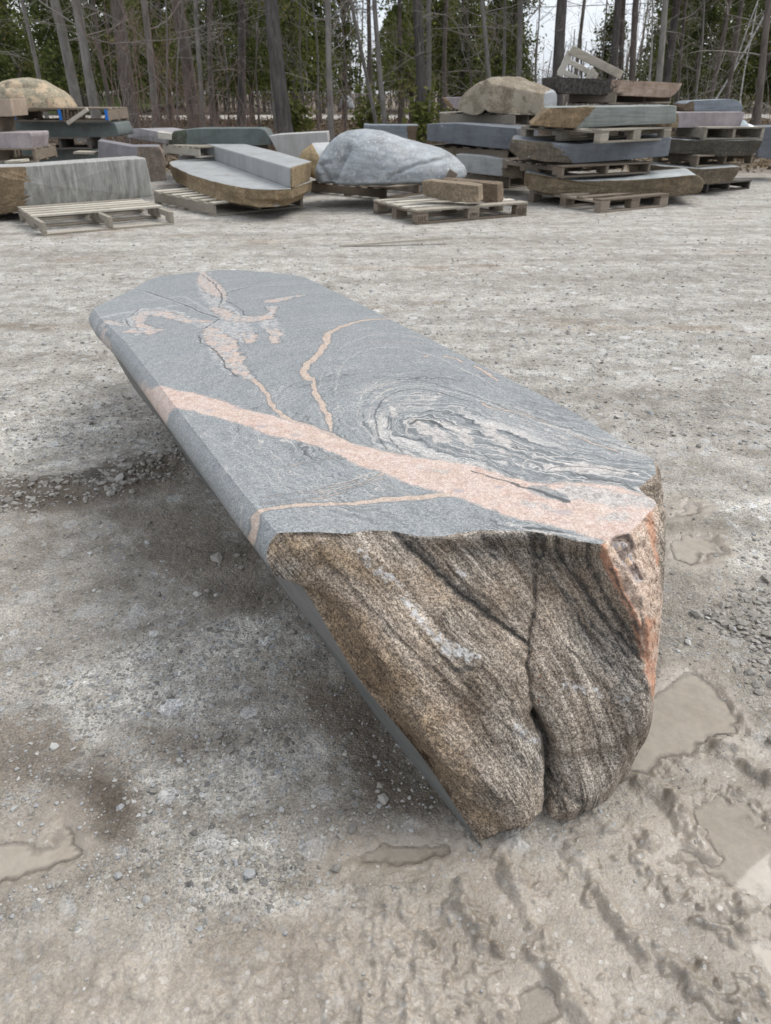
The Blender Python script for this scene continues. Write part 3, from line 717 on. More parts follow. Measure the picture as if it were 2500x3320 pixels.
def top_attrs(XY, w3):
    wob = np.stack([fbm(w3, 10, 4, 301), fbm(w3, 10, 4, 311)], -1) * 0.012 + np.stack([fbm(w3, 45, 4, 303), fbm(w3, 45, 4, 313)], -1) * 0.008
    Q = XY + wob
    Q2 = XY + wob * 2.1
    up = [(290,800),(325,828),(364,838),(412,847),(469,864),(517,879),(565,893),(613,905),(661,917),(709,941),(757,958),(805,967),(853,982),(901,987),(964,998),(1012,1005),(1050,1017),(1084,1026),(1113,1036),(1146,1041),(1194,1046),(1242,1043),(1290,1046),(1329,1050),(1362,1060),(1390,1068),(1450,1090)]
    lo = [(1380,1250),(1300,1164),(1271,1160),(1242,1146),(1194,1134),(1146,1125),(1098,1115),(1050,1098),(1012,1082),(978,1074),(954,1065),(887,1049),(853,1032),(805,1015),(767,1001),(724,979),(685,965),(637,951),(580,936),(541,922),(493,905),(445,898),(402,886),(368,878),(335,900),(280,880)]
    pink = polysd(Q, TP(up + lo))
    def veins(L, QQ):
        d = np.full(len(QQ), 1e3)
        for pl, w_ in L:
            Pw = TP(pl)
            dep = (np.array([proj([[p[0], p[1], TZ]])[0][0] for p in Pw]), )
            zc = Pw[:, 1] * CT + (H - TZ) * ST
            ww = np.array(w_ if isinstance(w_, (list, tuple)) else [w_] * len(pl)) * zc / FPX * 1.15
            dd, _ = polydist(QQ, Pw, ww); d = np.minimum(d, dd)
        return -d
    thin = veins([([(1000,1072),(950,1070),(906,1077),(834,1080),(762,1086),(666,1091),(613,1095),(565,1102),(551,1109),(546,1160),(540,1200)], (7,7,9,10,6,6,6,6,7,5,3)),
        ([(839,688),(805,689),(767,696),(733,708),(709,720),(704,739),(685,768),(666,785),(656,802),(666,821),(676,817),(680,840),(695,869),(709,898),(717,931)], (3,4,5,6,7,6,6,7,6,6,4,5,5,6,3)),
        ([(517,797),(546,816),(570,840),(580,864),(594,883),(618,902),(661,917),(715,938),(757,958)], (4,5,5,4,4,5,5,4,3)),
        ([(690,1068),(760,1050),(830,1020),(850,1012)], 1.2), ([(560,1075),(680,1062),(760,1040)], 1.0), ([(560,1090),(700,1075),(820,1035)], .9), ([(600,1010),(720,990),(780,985)], .8),
        ([(915,772),(925,769)], 4), ([(958,770),(985,775),(1000,782)], (4,3,2)), ([(1025,790),(1060,812),(1075,822)], (3,4,2)), ([(790,738),(915,742)], 1.2),
        ([(1245,942),(1300,962),(1330,975)], 2), ([(1040,872),(1060,882),(1130,893),(1190,915)], (3,2,2,1)), ([(640,932),(690,940),(760,964),(830,975),(900,988)], 1.2)], Q)
    blob = veins([([(438,588),(450,612),(465,629)], (5,12,14)), ([(465,629),(479,642)], (12,5)), ([(469,667),(488,684)], (7,9)), ([(500,690),(517,691),(551,691),(580,686)], (14,17,13,7)), ([(580,686),(584,664)], (6,4)),
        ([(541,720),(541,735)], 9), ([(586,712),(602,735)], (8,7)), ([(455,715),(480,735),(493,755),(506,780)], (10,16,20,17)), ([(505,782),(520,798),(545,815)], (14,10,5)), ([(445,712),(460,730)], 7),
        ([(440,695),(402,691),(364,682),(325,675),(298,682)], (6,9,12,10,7)), ([(298,682),(302,706),(325,718),(337,714)], (6,8,9,5)), ([(280,718),(300,716)], 6), ([(225,696),(245,699),(265,703)], (5,6,3)),
        ([(584,651),(613,646),(652,638)], (7,8,3)), ([(215,705),(222,730),(236,780)], (6,7,5))], Q2) + 0.007
    peg = veins([([(440,588),(455,625),(475,660),(500,700),(530,730)], (10,22,16,26,24)), ([(430,695),(370,680),(310,672),(280,690),(300,718)], (16,20,18,16,14)), ([(450,700),(490,760),(515,800)], (22,30,22)), ([(575,690),(600,730)], (16,14)), ([(200,690),(270,675),(420,655)], (10,5,4))], Q2)
    dark = veins([([(292,624),(335,636),(383,653),(431,672),(469,687)], (1.6,2,1.6,2,2.4)), ([(498,629),(541,619),(613,617),(671,612)], (2.4,1.6,1.4,1)), ([(436,592),(460,610),(480,640),(476,665)], 1.2), ([(430,725),(440,740),(470,760),(490,795),(515,815)], 1.8), ([(470,690),(440,710)], 1.6),
        ([(1245,1020),(1280,1034),(1330,1040),(1375,1058)], (2,5,3,4)), ([(890,918),(905,906),(930,910),(955,922)], (3,4,3,5)), ([(490,650),(515,665),(525,682)], 1.3), ([(300,668),(270,690),(280,708)], 1.3), ([(1020,1020),(1130,1050),(1224,1082)], (2,3,7)), ([(1130,1137),(1180,1142),(1220,1150)], (3,5,3))], Q)
    halo = veins([([(292,624),(383,653),(469,687)], 6), ([(490,628),(541,619),(671,612)], 6), ([(280,650),(400,640),(480,690)], 5)], Q)
    axis = TP([(915,915),(1000,950),(1180,1003),(1430,1050)])
    d, s = polydist(XY + wob * 2.6, axis)
    phi = d + 0.16 * np.clip(-(XY - axis[0]) @ ax, 0, 1) * 0 + 0.010 * fbm(w3, 7, 3, 331)
    inc = polysd(Q2, TP([(1150,1050),(1180,1048),(1224,1070),(1226,1086),(1190,1078),(1150,1062)]))
    foldw = sstep(0.16, 0.03, d) if False else (1 - sstep(0.06, 0.21, d)) * (0.55 + 0.9 * np.clip(fbm(w3, 6, 3, 341) + .4, 0, 1))
    eyes = veins([([(900,905),(935,935),(960,955)], (12,22,16)), ([(960,915),(1000,935),(1030,960)], (8,14,8)), ([(1080,975),(1100,985)], (8,9)), ([(1200,1010),(1250,1005),(1330,1020)], (14,20,14)), ([(1250,1045),(1320,1060),(1390,1085)], (10,16,14)), ([(838,855),(842,880),(850,900)], (4,6,5)), ([(925,860),(945,858)], 6), ([(1040,920),(1090,960)], (6,9))], XY + wob * 2.6)
    lid, _ = polydist(XY, TP([(436,934),(640,1040),(800,1138)]))
    pale = veins([([(1200,1070),(1260,1062),(1330,1080),(1400,1088)], (14,26,30,24)), ([(1130,1085),(1180,1100)], (8,10)), ([(905,1010),(960,1020)], (5,6)), ([(1290,1130),(1330,1120)], (10,14))], XY + wob * 2.6)
    sm = lambda L_: [([tuple(q) for q in catmull(np.array(pl, float), 5 * len(pl))], w_ * .72) for pl, w_ in L_]
    lines = veins(sm([([(757,935),(735,880),(728,820),(752,775),(810,752),(900,757),(1000,797),(1100,850),(1200,890)], 2.0), ([(790,957),(773,900),(785,850),(830,815),(900,809),(1000,843),(1150,903),(1300,958),(1400,988)], 2.2),
        ([(826,966),(799,915),(809,865),(850,838),(920,834),(1000,854),(1090,885),(1200,920),(1330,965),(1405,985)], 2.6), ([(850,975),(821,930),(827,885),(860,858),(930,852)], 3.0), ([(700,928),(688,860),(700,800),(740,748),(820,722),(900,728),(980,765)], 1.5),
        ([(905,992),(862,960),(845,915),(858,880)], 2.4), ([(1000,1005),(930,985),(885,945),(880,905)], 2.4), ([(1100,1035),(1040,1000),(1010,965),(1030,930),(1080,950),(1150,985),(1230,1000)], 2.0), ([(1160,1042),(1130,1015),(1150,990),(1220,985),(1320,1005),(1400,1020)], 2.2),
        ([(470,1062),(560,1050),(650,1032),(740,1008)], 1.8), ([(500,1076),(620,1058),(720,1046),(800,1022),(850,1012)], 1.8), ([(540,1086),(660,1072),(780,1040),(860,1016)], 1.6), ([(436,985),(520,972),(640,955)], 1.2),
        ([(690,935),(760,960),(850,990),(905,998)], 1.8), ([(545,1160),(536,1110),(548,1090)], 2.0), ([(530,1130),(520,1100),(524,1080)], 1.4), ([(640,650),(760,690),(860,740)], 1.0)]), XY + wob * .8)
    dlines = veins(sm([([(810,962),(786,908),(797,857),(840,826),(910,822),(1000,849),(1140,895),(1300,950),(1410,986)], 1.8), ([(838,970),(811,922),(818,875),(855,848),(925,843),(1010,868)], 2.6), ([(872,980),(835,930),(842,890)], 2.2), ([(1130,1040),(1080,1010),(1040,975)], 2.0), ([(744,930),(722,870),(722,815)], 1.2), ([(1180,1030),(1200,1008),(1300,1012),(1405,1035)], 2.2)]), XY + wob * .8)
    return dict(lines=lines, dlines=dlines, pale=pale, pink=pink, thin=thin, blob=blob, peg=peg, dark=dark, halo=halo, phi=phi, fold=foldw, eyes=eyes, saw=lid, inc=inc)
W3 = np.c_[XY, ZT]
ta_ = top_attrs(XY, W3)
ob_ = RG.copy(); ob_[0] += nrm * jit[:, None] * 0
Vt = np.c_[ob_.reshape(-1, 2), ZT]
m = M('honed_gneiss')
co = m.coord()
sp = m.noise(co, 420, 2, 0.6); sp2 = m.noise(co, 170, 3, 0.6)
grn = m.ss(m.math('MULTIPLY_ADD', sp, 0.65, m.math('MULTIPLY', sp2, 0.35)), 0.36, 0.64)
phi = m.attr('phi'); fold = m.attr('fold')
pv = m.n('CombineXYZ', {0: m.math('MULTIPLY', phi, 85.0), 1: m.math('MULTIPLY', m.noise(co, 5, 3), 2.5)}).outputs[0]
pv2 = m.n('CombineXYZ', {0: m.math('MULTIPLY', phi, 210.0), 1: m.math('MULTIPLY', m.noise(co, 3.5, 2), 3.0)}).outputs[0]
bd = m.noise(pv, 1.0, 3, 0.6); bd2 = m.noise(pv2, 1.0, 3, 0.65)
grey = m.ramp(grn, [(0, (.105,.113,.118)), (0.45, (.182,.193,.198)), (1, (.305,.318,.322))])
pv3 = m.n('CombineXYZ', {0: m.math('MULTIPLY', phi, 44.0), 1: m.math('MULTIPLY', m.noise(co, 1.6, 2), 2.2)}).outputs[0]
bd3 = m.noise(pv3, 1.0, 5, 0.75)
grey = m.mix(1.0, grey, m.ramp(bd3, [(.30, (.84,.85,.86)), (.5, (1,1,1)), (.70, (1.16,1.15,1.13))]), 'MULTIPLY')
nearf = m.math('MULTIPLY_ADD', m.ss(phi, .62, .28), .75, .25)
for sc_, lo_, mm in ((33.0, .016, .85), (71.0, .019, .68)):
    pvk = m.n('CombineXYZ', {0: m.math('MULTIPLY', phi, sc_), 1: m.math('MULTIPLY', m.noise(co, 1.3, 3), 2.6), 2: sc_}).outputs[0]
    ln = m.math('ABSOLUTE', m.math('SUBTRACT', m.noise(pvk, 1.0, 3, .6), .5))
    grey = m.mix(m.math('MULTIPLY', m.math('MULTIPLY', m.ss(ln, lo_, lo_ * .25), m.math('MULTIPLY', nearf, mm)), m.ss(m.noise(co, 4.5, 3), .44, .56)), grey, m.mix(grn, (.30,.28,.26), (.52,.48,.44)))
    lnd = m.math('ABSOLUTE', m.math('SUBTRACT', m.noise(pvk, 1.0, 3, .6), .58))
    grey = m.mix(m.math('MULTIPLY', m.math('MULTIPLY', m.ss(lnd, lo_ * .9, lo_ * .2), m.math('MULTIPLY', nearf, mm)), m.ss(m.noise(co, 5.5, 3), .46, .56)), grey, (.06,.064,.066))
grey = m.mix(m.math('MULTIPLY', m.ss(bd3, 0.62, 0.66), m.math('MULTIPLY', m.ss(m.noise(co, 3, 3), .42, .6), m.math('MULTIPLY', nearf, .6))), grey, m.mix(grn, (.26,.24,.22), (.50,.46,.42)))
grey = m.mix(m.math('MULTIPLY', m.ss(bd2, 0.54, 0.68), m.math('MULTIPLY', nearf, .36)), grey, (.42,.39,.355))
grey = m.mix(m.math('MULTIPLY', m.ss(bd2, 0.45, 0.30), m.math('MULTIPLY', nearf, .36)), grey, (.07,.075,.078))
fb = m.ramp(bd, [(0.30, (.035,.037,.037)), (0.40, (.13,.14,.145)), (0.50, (.20,.21,.212)), (0.57, (.42,.40,.38)), (0.70, (.56,.53,.50))])
fb = m.mix(1.0, fb, m.ramp(grn, [(0, (.6,.6,.6)), (1, (1.2,1.2,1.2))]), 'MULTIPLY')
base = m.mix(m.math('MULTIPLY', fold, 1.0, clamp=True), grey, fb)
eg = lambda nm, sc, amp, lo, hi: m.ss(m.math('ADD', m.attr(nm), m.math('MULTIPLY_ADD', m.noise(co, sc, 5, 0.72), amp * 2, -amp)), lo, hi)
pgr = m.ramp(grn, [(0, (.62,.60,.60)), (1, (1.16,1.16,1.16))])
pinkc = m.ramp(m.noise(co, 38, 5, 0.7), [(0.28, (.40,.275,.225)), (0.45, (.485,.37,.315)), (0.6, (.535,.44,.385)), (0.75, (.45,.40,.38))])
pinkc = m.mix(1.0, pinkc, pgr, 'MULTIPLY')
crk = m.n('TexVoronoi', {'Vector': m.mapv(co, (1, 1, 1)), 'Scale': 42.0}, feature='DISTANCE_TO_EDGE').outputs[0]
pinkc = m.mix(m.math('MULTIPLY', m.ss(crk, 0.035, 0.0), 0.35), pinkc, (.2,.13,.11))
augen = m.vor(m.mapv(co, (1, 1.5, 1)), 11)
ag = m.math('MULTIPLY', m.math('LESS_THAN', augen.outputs['Distance'], 0.2), m.math('GREATER_THAN', m.n('SeparateColor', {0: augen.outputs['Color']}).outputs[0], 0.55))
pinkc = m.mix(m.math('MULTIPLY', ag, 0.75), pinkc, (.30,.265,.27))
creamc = m.mix(1.0, m.ramp(m.noise(co, 60, 4, .7), [(.35, (.40,.31,.25)), (.6, (.50,.40,.325))]), pgr, 'MULTIPLY')
whitec = m.mix(1.0, m.ramp(m.noise(co, 50, 5, .75), [(.32, (.13,.14,.145)), (.48, (.32,.325,.325)), (.62, (.47,.455,.43))]), pgr, 'MULTIPLY')
base = m.mix(m.math('MULTIPLY', eg('halo', 40, .006, -.004, .006), .45), base, (.31,.315,.315))
base = m.mix(m.math('MULTIPLY', eg('peg', 30, .036, -.006, .006), .85), base, whitec)
base = m.mix(m.math('MULTIPLY', eg('eyes', 30, .03, -.006, .008), .85), base, m.mix(1.0, m.ramp(m.noise(co, 55, 5, .7), [(.35, (.26,.25,.24)), (.55, (.50,.465,.43))]), pgr, 'MULTIPLY'))
base = m.mix(m.math('MULTIPLY', eg('dlines', 55, .0022, -.0008, .0008), .75), base, (.055,.058,.06))
base = m.mix(m.math('MULTIPLY', eg('lines', 55, .0024, -.0009, .0009), m.math('MULTIPLY', m.ss(m.noise(co, 9, 3), .36, .56), .8)), base, m.mix(grn, (.28,.268,.25), (.46,.43,.39)))
rim = m.math('MULTIPLY', eg('thin', 40, .006, -.006, -.002), 0.55)
base = m.mix(rim, base, (.10,.108,.11))
base = m.mix(m.math('MULTIPLY', eg('thin', 45, .0045, -.0015, .0015), .9), base, creamc)
base = m.mix(m.math('MULTIPLY', eg('blob', 34, .016, -.008, -.004), .55), base, (.09,.098,.10))
base = m.mix(m.math('MULTIPLY', eg('blob', 42, .026, -.004, .004), .92), base, m.mix(m.ss(m.noise(co, 30, 5, .75), .42, .58), m.mix(0.5, creamc, pinkc), whitec))
base = m.mix(m.math('MULTIPLY', eg('pink', 28, .016, -.010, -.002), .5), base, m.mix(.5, creamc, whitec))
pinkc = m.mix(m.math('MULTIPLY', m.ss(m.noise(co, 13, 5, .75), .50, .66), .55), pinkc, creamc)
pinkc = m.mix(m.math('MULTIPLY', m.ss(m.noise(co, 24, 6, .8), .58, .70), .5), pinkc, m.mix(1.0, (.42,.40,.385), pgr, 'MULTIPLY'))
base = m.mix(eg('pink', 40, .012, -.003, .003), base, pinkc)
plm = m.math('MULTIPLY', eg('pale', 32, .05, -.012, .012), m.ss(m.attr('pink'), -.004, .004))
base = m.mix(m.math('MULTIPLY', plm, .8), base, m.mix(1.0, m.ramp(m.noise(co, 70, 5, .75), [(.34, (.17,.175,.17)), (.5, (.40,.39,.37)), (.66, (.54,.51,.48))]), pgr, 'MULTIPLY'))
base = m.mix(m.math('MULTIPLY', eg('inc', 40, .012, -.002, .003), .8), base, grey)
base = m.mix(m.math('MULTIPLY', eg('dark', 50, .0035, -.001, .0012), .85), base, (.045,.048,.048))
base = m.mix(m.math('MULTIPLY', m.ss(m.attr('saw'), .0022, .0010), .4), base, (.42,.41,.39))
MT = m.fin(base, 0.46, m.bump(sp, 0.12, 0.001), 0.5)
mk('seat', Vt, gridfaces(NRg, MO, True), MT, bench, attrs=ta_)['label'] = 'honed grey top with pink and cream veins'

# -------- honed left edge and sawn leg face: profile swept along the edge
K = 70
kp = int(nb * 4 / 7)
col0 = EP2[:nb, 0] - A0
prof = col0[:kp:3]; prof = np.vstack([prof, col0[kp - 1:kp]]); K = len(prof)
leg = np.vstack([col0[kp::5], col0[-1:] + (0, 0.01, -.03)])
path = resamp(np.c_[le[::-1], np.full(len(le), TZ)], 420)
tip = resamp(np.c_[np.vstack([le[:1], fe[::-1][1:5]]), np.full(5, TZ)], 60)
tipang = np.linspace(0, 1, 60)
band = path[:, None, :] + prof[None]
band2 = tip[1:, None, :] + prof[None] * np.stack([1 - 0.5 * tipang[1:], 1 - 1.5 * tipang[1:], np.ones(59)], -1)[:, None, :]
BD = np.concatenate([band, band2], 0)
w3 = BD.reshape(-1, 3)
shift = np.c_[w3[:, 0] + 0.9 * (TZ - w3[:, 2]) * 0.25 + 0.0, w3[:, 1] - 0.35 * (TZ - w3[:, 2])]
ba = top_attrs(shift, w3)
mk('seat_edge', w3, gridfaces(len(BD), K), MT, bench, attrs=ba)['label'] = 'rounded honed front edge of the seat'
m = M('sawn_stone')
co = m.coord()
sw = m.noise(m.mapv(co, (6, 6, 130)), 1.0, 4, .7)
MSAW = m.fin(m.mix(m.noise(co, 220, 3), m.ramp(sw, [(.36, (.05,.052,.05)), (.62, (.20,.20,.19))]), (.20,.20,.19)), 0.7, m.bump(sw, .3, .002))
LG = path[:400, None, :] + np.vstack([prof[-1:], leg])[None] + (np.minimum(np.linspace(0, 1, 400), .2)[:, None] * np.array([-.87, -.48, 0]) * .075)[:, None, :]; KL = len(leg) + 1
mk('leg_face', LG.reshape(-1, 3), gridfaces(400, KL), MSAW, bench)['label'] = 'sawn grey undercut face of the leg'
# -------- natural right side and far end
hull = np.vstack([TP([(1419,1089),(1424,1060),(1422,1020),(1413,990)]), re_, fe[:-1], fe[-1:]])
edge = np.vstack([ne[-1:], no_, re_, fe])
NS = 640
eR = resamp(edge, NS)
# match hull to edge by normalised distance beyond the notch
tE = np.r_[0, np.cumsum(np.linalg.norm(np.diff(np.vstack([ne[-1:], no_]), axis=0), axis=1))]
L1 = tE[-1]; Ltot = L1 + np.linalg.norm(np.diff(np.vstack([no_[-1:], re_, fe]), axis=0), axis=1).sum()
t = np.linspace(0, Ltot, NS)
hn = resamp(hull[:4], 200); hf = resamp(hull[3:], 600)
hR = np.where((t < L1)[:, None], hn[np.clip((t / L1 * 199).astype(int), 0, 199)], hf[np.clip(((t - L1) / (Ltot - L1) * 599).astype(int), 0, 599)])
for _ in range(12): hR[1:-1] = (hR[:-2] + 2 * hR[1:-1] + hR[2:]) / 4
tg = np.gradient(hR, axis=0); hnrm = np.stack([tg[:, 1], -tg[:, 0]], -1); hnrm /= np.linalg.norm(hnrm, axis=1, keepdims=True)
if hnrm[NS // 3] @ np.array([1, .3]) < 0: hnrm = -hnrm
fw = 1 - sstep(L1 + 0.9, L1 + 1.6, t)
nz = 90
zb = np.linspace(0, 1, nz)
blg = np.interp(zb, [0, .06, .18, .4, .7, 1.0], [0.0, .018, .032, .034, .005, -.09])
lowin = np.interp(zb, [0, .25, 1.0], [0, -.06, -.30])
SD = np.zeros((nz, NS, 3))
for i in range(nz):
    k = sstep(0, .16, zb[i])
    base2 = eR * (1 - k) + hR * k
    SD[i, :, :2] = base2 + hnrm * (blg[i] * fw + lowin[i] * (1 - fw))[:, None]
    SD[i, :, 2] = TZ - (TZ + .03) * zb[i]
f3 = SD.reshape(-1, 3)
GN = gridnormals(SD)
rel = 0.012 * fbm(f3, 7, 3, 401) + 0.004 * fbm(f3, 40, 3, 411) + .0015 * fbm(f3, 150, 2, 413)
rel = rel * np.repeat(sstep(0, .08, zb), NS)
f3 = f3 + np.c_[np.repeat(hnrm[None], nz, 0).reshape(-1, 2) * rel[:, None], np.zeros(len(rel))]
nsd = len(f3); big_neg = np.full(nsd, -1.0)
dn = np.stack([SD[..., 0].ravel() * .8 + SD[..., 1].ravel() * .3, SD[..., 2].ravel() + .1 * fbm(f3, 4, 3, 421), 0 * big_neg], -1)
mk('rough_side', f3, gridfaces(nz, NS), MR, bench, attrs=dict(flow=dn, black=big_neg, lichen=big_neg, stain=big_neg, tan=big_neg, pinkf=big_neg, quartz=big_neg, orange=big_neg, rust=big_neg))
# ================================================================== STONE MATERIALS
def stonemat(name, sawn, nat, band=(1, 1, 8), bandamt=0.3, spots=None, patch=None, patchc=None, rot=0.0):
    m = M(name)
    co = m.coord()
    def trip(c, n1):
        return m.ramp(n1, [(0.30, tuple(x * .62 for x in c)), (0.5, c), (0.70, tuple(min(x * 1.4, .75) for x in c))])
    g = m.noise(co, 120, 3, 0.65)
    bn = m.noise(m.mapv(co, band, (0, rot, 0)), 3.2, 5, 0.62, 0.6)
    s_ = trip(sawn, m.math('MULTIPLY_ADD', bn, bandamt * 1.6, m.math('MULTIPLY_ADD', g, 0.35, 0.5 - 0.8 * bandamt - 0.175)))
    n1 = m.noise(m.mapv(co, (1, 1, 1.8)), 5.5, 6, 0.68, 0.4)
    n_ = m.mix(m.math('MULTIPLY', m.ss(m.noise(co, 42, 4, 0.75), .4, .68), 0.75), trip(nat, n1), tuple(x * .45 for x in nat))
    n_ = m.mix(m.math('MULTIPLY', m.ss(m.noise(co, 9, 5, 0.7), 0.56, 0.68), 0.5), n_, tuple(min(x * 1.7, .7) for x in nat))
    if patch:
        n_ = m.mix(m.ss(m.noise(co, patch, 5, 0.7), 0.50, 0.56), n_, patchc)
    f = m.ss(m.math('ADD', m.attr('rough'), m.math('MULTIPLY_ADD', m.noise(co, 14, 4), 0.5, -0.25)), 0.42, 0.58)
    c = m.mix(f, s_, n_)
    dr = m.noise(m.mapv(co, (3.2, 3.2, .8)), 1.6, 6, .72)
    c = m.mix(1.0, c, m.ramp(dr, [(.32, (.80,.785,.765)), (.5, (1.0,1.0,1.0)), (.68, (1.12,1.12,1.11))]), 'MULTIPLY')
    c = m.mix(m.math('MULTIPLY', m.ss(m.noise(co, 2.6, 6, .75), .56, .66), .38), c, m.mix(1.0, c, (.62,.52,.40), 'MULTIPLY'))
    if spots: c = m.mix(m.ss(m.noise(co, spots[0], 5, 0.7), spots[1], spots[1] + .06), c, spots[2])
    h = m.math('MULTIPLY_ADD', m.noise(co, 40, 5, 0.7), f, m.math('MULTIPLY', g, 0.2))
    return m.fin(c, m.math('MULTIPLY_ADD', f, 0.3, 0.58), m.bump(h, 0.6, 0.02), 0.3)
TAN = (.27, .20, .125); BRN = (.145, .110, .075); GREY = (.25, .262, .27)
S_grey = stonemat('grey_gneiss', (.27,.275,.272), TAN, (1, 1, 5), .35)
S_bench = stonemat('grey_granite', (.285,.292,.292), (.235,.175,.105), (1, 1, 1), .1)
S_blue = stonemat('blue_grey_gneiss', (.175,.195,.215), BRN, (1, 1, 9), .45)
S_slate = stonemat('dark_blue_grey_gneiss', (.118,.127,.142), (.12,.10,.075), (1, 1, 4), .25, (14, .64, (.30,.32,.35)))
S_green = stonemat('dark_green_stone', (.105,.122,.117), (.09,.10,.075), (1, 1, 2), .35)
S_greenb = stonemat('green_grey_gneiss', (.20,.215,.20), (.215,.155,.092), (.5, 1, 12), .55)
S_pink = stonemat('pinkish_grey_granite', (.30,.262,.265), TAN, (2, 2, 2), .35)
S_purple = stonemat('purple_grey_granite', (.175,.165,.175), (.175,.138,.108), (1, 1, 2), .25)
S_mauve = stonemat('mauve_granite', (.275,.262,.27), TAN, (3, 3, .6), .3)
S_light = stonemat('pale_grey_granite', (.36,.352,.34), TAN, (1, 1, 1), .15)
S_brown = stonemat('brown_weathered_rock', (.30,.31,.31), (.15,.122,.088), (1, 1, 3), .3)
S_band = stonemat('banded_brown_rock', (.33,.35,.35), (.16,.125,.082), (1, 1, 9), .5)
S_lich = stonemat('pink_rock_black_lichen', (.34,.33,.32), (.36,.27,.21), (1, 1, 2), .3)
S_block = stonemat('streaked_grey_gneiss', (.29,.287,.27), (.235,.175,.11), (7, 7, 1.2), .6, rot=0.28)
S_dark = stonemat('dark_brown_rock', (.30,.315,.33), (.075,.066,.052), (1, 1, 4), .3)

# ------------------------------------------------------------------ rock builders
def dense(poly, n=150):
    p = np.array(poly, float); return resamp(p, n, True)
def xrock(name, label, cat, poly, D, dep, mat, rough=1.0, amp=0.02, yaw=None, bev=0.012, group=None, topflat=True, back=1.0, parent=None, n=150, lowback=0.0, tagit=True, seed=0, face=None, loc=None):
    """natural or sawn slab: the front outline (u, v) stands at distances D=(left,right); it is carried back by dep"""
    q = dense(poly, n)
    u, v = q[:, 0], q[:, 1]
    u0, u1 = u.min(), u.max()
    Dv = D[0] + (D[1] - D[0]) * (u - u0) / (u1 - u0 + 1e-9)
    P = aty(u, v, Dv)
    e0 = aty(u0, v.mean(), D[0]); e1 = aty(u1, v.mean(), D[1])
    t = (e1 - e0)[:2]; t /= np.linalg.norm(t)
    nv = np.array([-t[1], t[0], 0.0])
    if nv[1] < 0: nv = -nv
    if yaw is not None: nv = np.array([math.sin(math.radians(yaw)), math.cos(math.radians(yaw)), 0])
    c = P.mean(0)
    ks, ds, fr = [], [], []
    for r in (.002, .2, .4, .6, .75, .88, .95): ks.append(r); ds.append(0.0); fr.append(1)
    ks += [.985, .996, 1.0]; ds += [0.0, bev * .3, bev]; fr += [1, 1, 1]
    for s in np.linspace(0, 1, 14)[1:-1]: ks.append(1 + (back - 1) * s); ds.append(bev + (dep - 2 * bev) * s); fr.append(0)
    ks += [back, back * .99, back * .9, back * .6, back * .3, .002]; ds += [dep - bev, dep] + [dep] * 4; fr += [0] * 6
    ks = np.array(ks); ds = np.array(ds)
    R = c + (P[None] - c) * ks[:, None, None] + nv[None, None] * ds[:, None, None]
    # the top stays one level sheet
    N = gridnormals(R, True)
    cc = R.reshape(-1, 3).mean(0)
    sgn = np.sign(((R - cc) * N).sum(-1).mean())
    N = N * sgn
    uu = u.mean() + (u[None] - u.mean()) * ks[:, None]; vv = v.mean() + (v[None] - v.mean()) * ks[:, None]
    rg = rough(uu, vv) if callable(rough) else np.full(uu.shape, float(rough))
    rg = np.clip(rg, 0, 1)
    if topflat:
        isTop = sstep(.75, .93, N[..., 2])
        rg = rg * (1 - isTop)
    F3 = R.reshape(-1, 3)
    dsp = (amp * (fbm(F3 + seed, 3.2, 3, 501) + .55 * fbm(F3 + seed, 11, 4, 511))).reshape(rg.shape) * rg + 0.0012 * fbm(F3, 40, 2, 521).reshape(rg.shape)
    R = R + N * dsp[..., None]
    fc = gridfaces(len(ks), n, True)
    if sgn < 0: fc = fc[:, ::-1]
    base = (c[0], c[1], R[..., 2].min()) if loc is None else loc
    o = mk(name, R.reshape(-1, 3), fc, mat, parent, attrs={'rough': rg.ravel()}, origin=None if parent is not None else base)
    if parent is None: tag(o, label, cat, group)
    return o
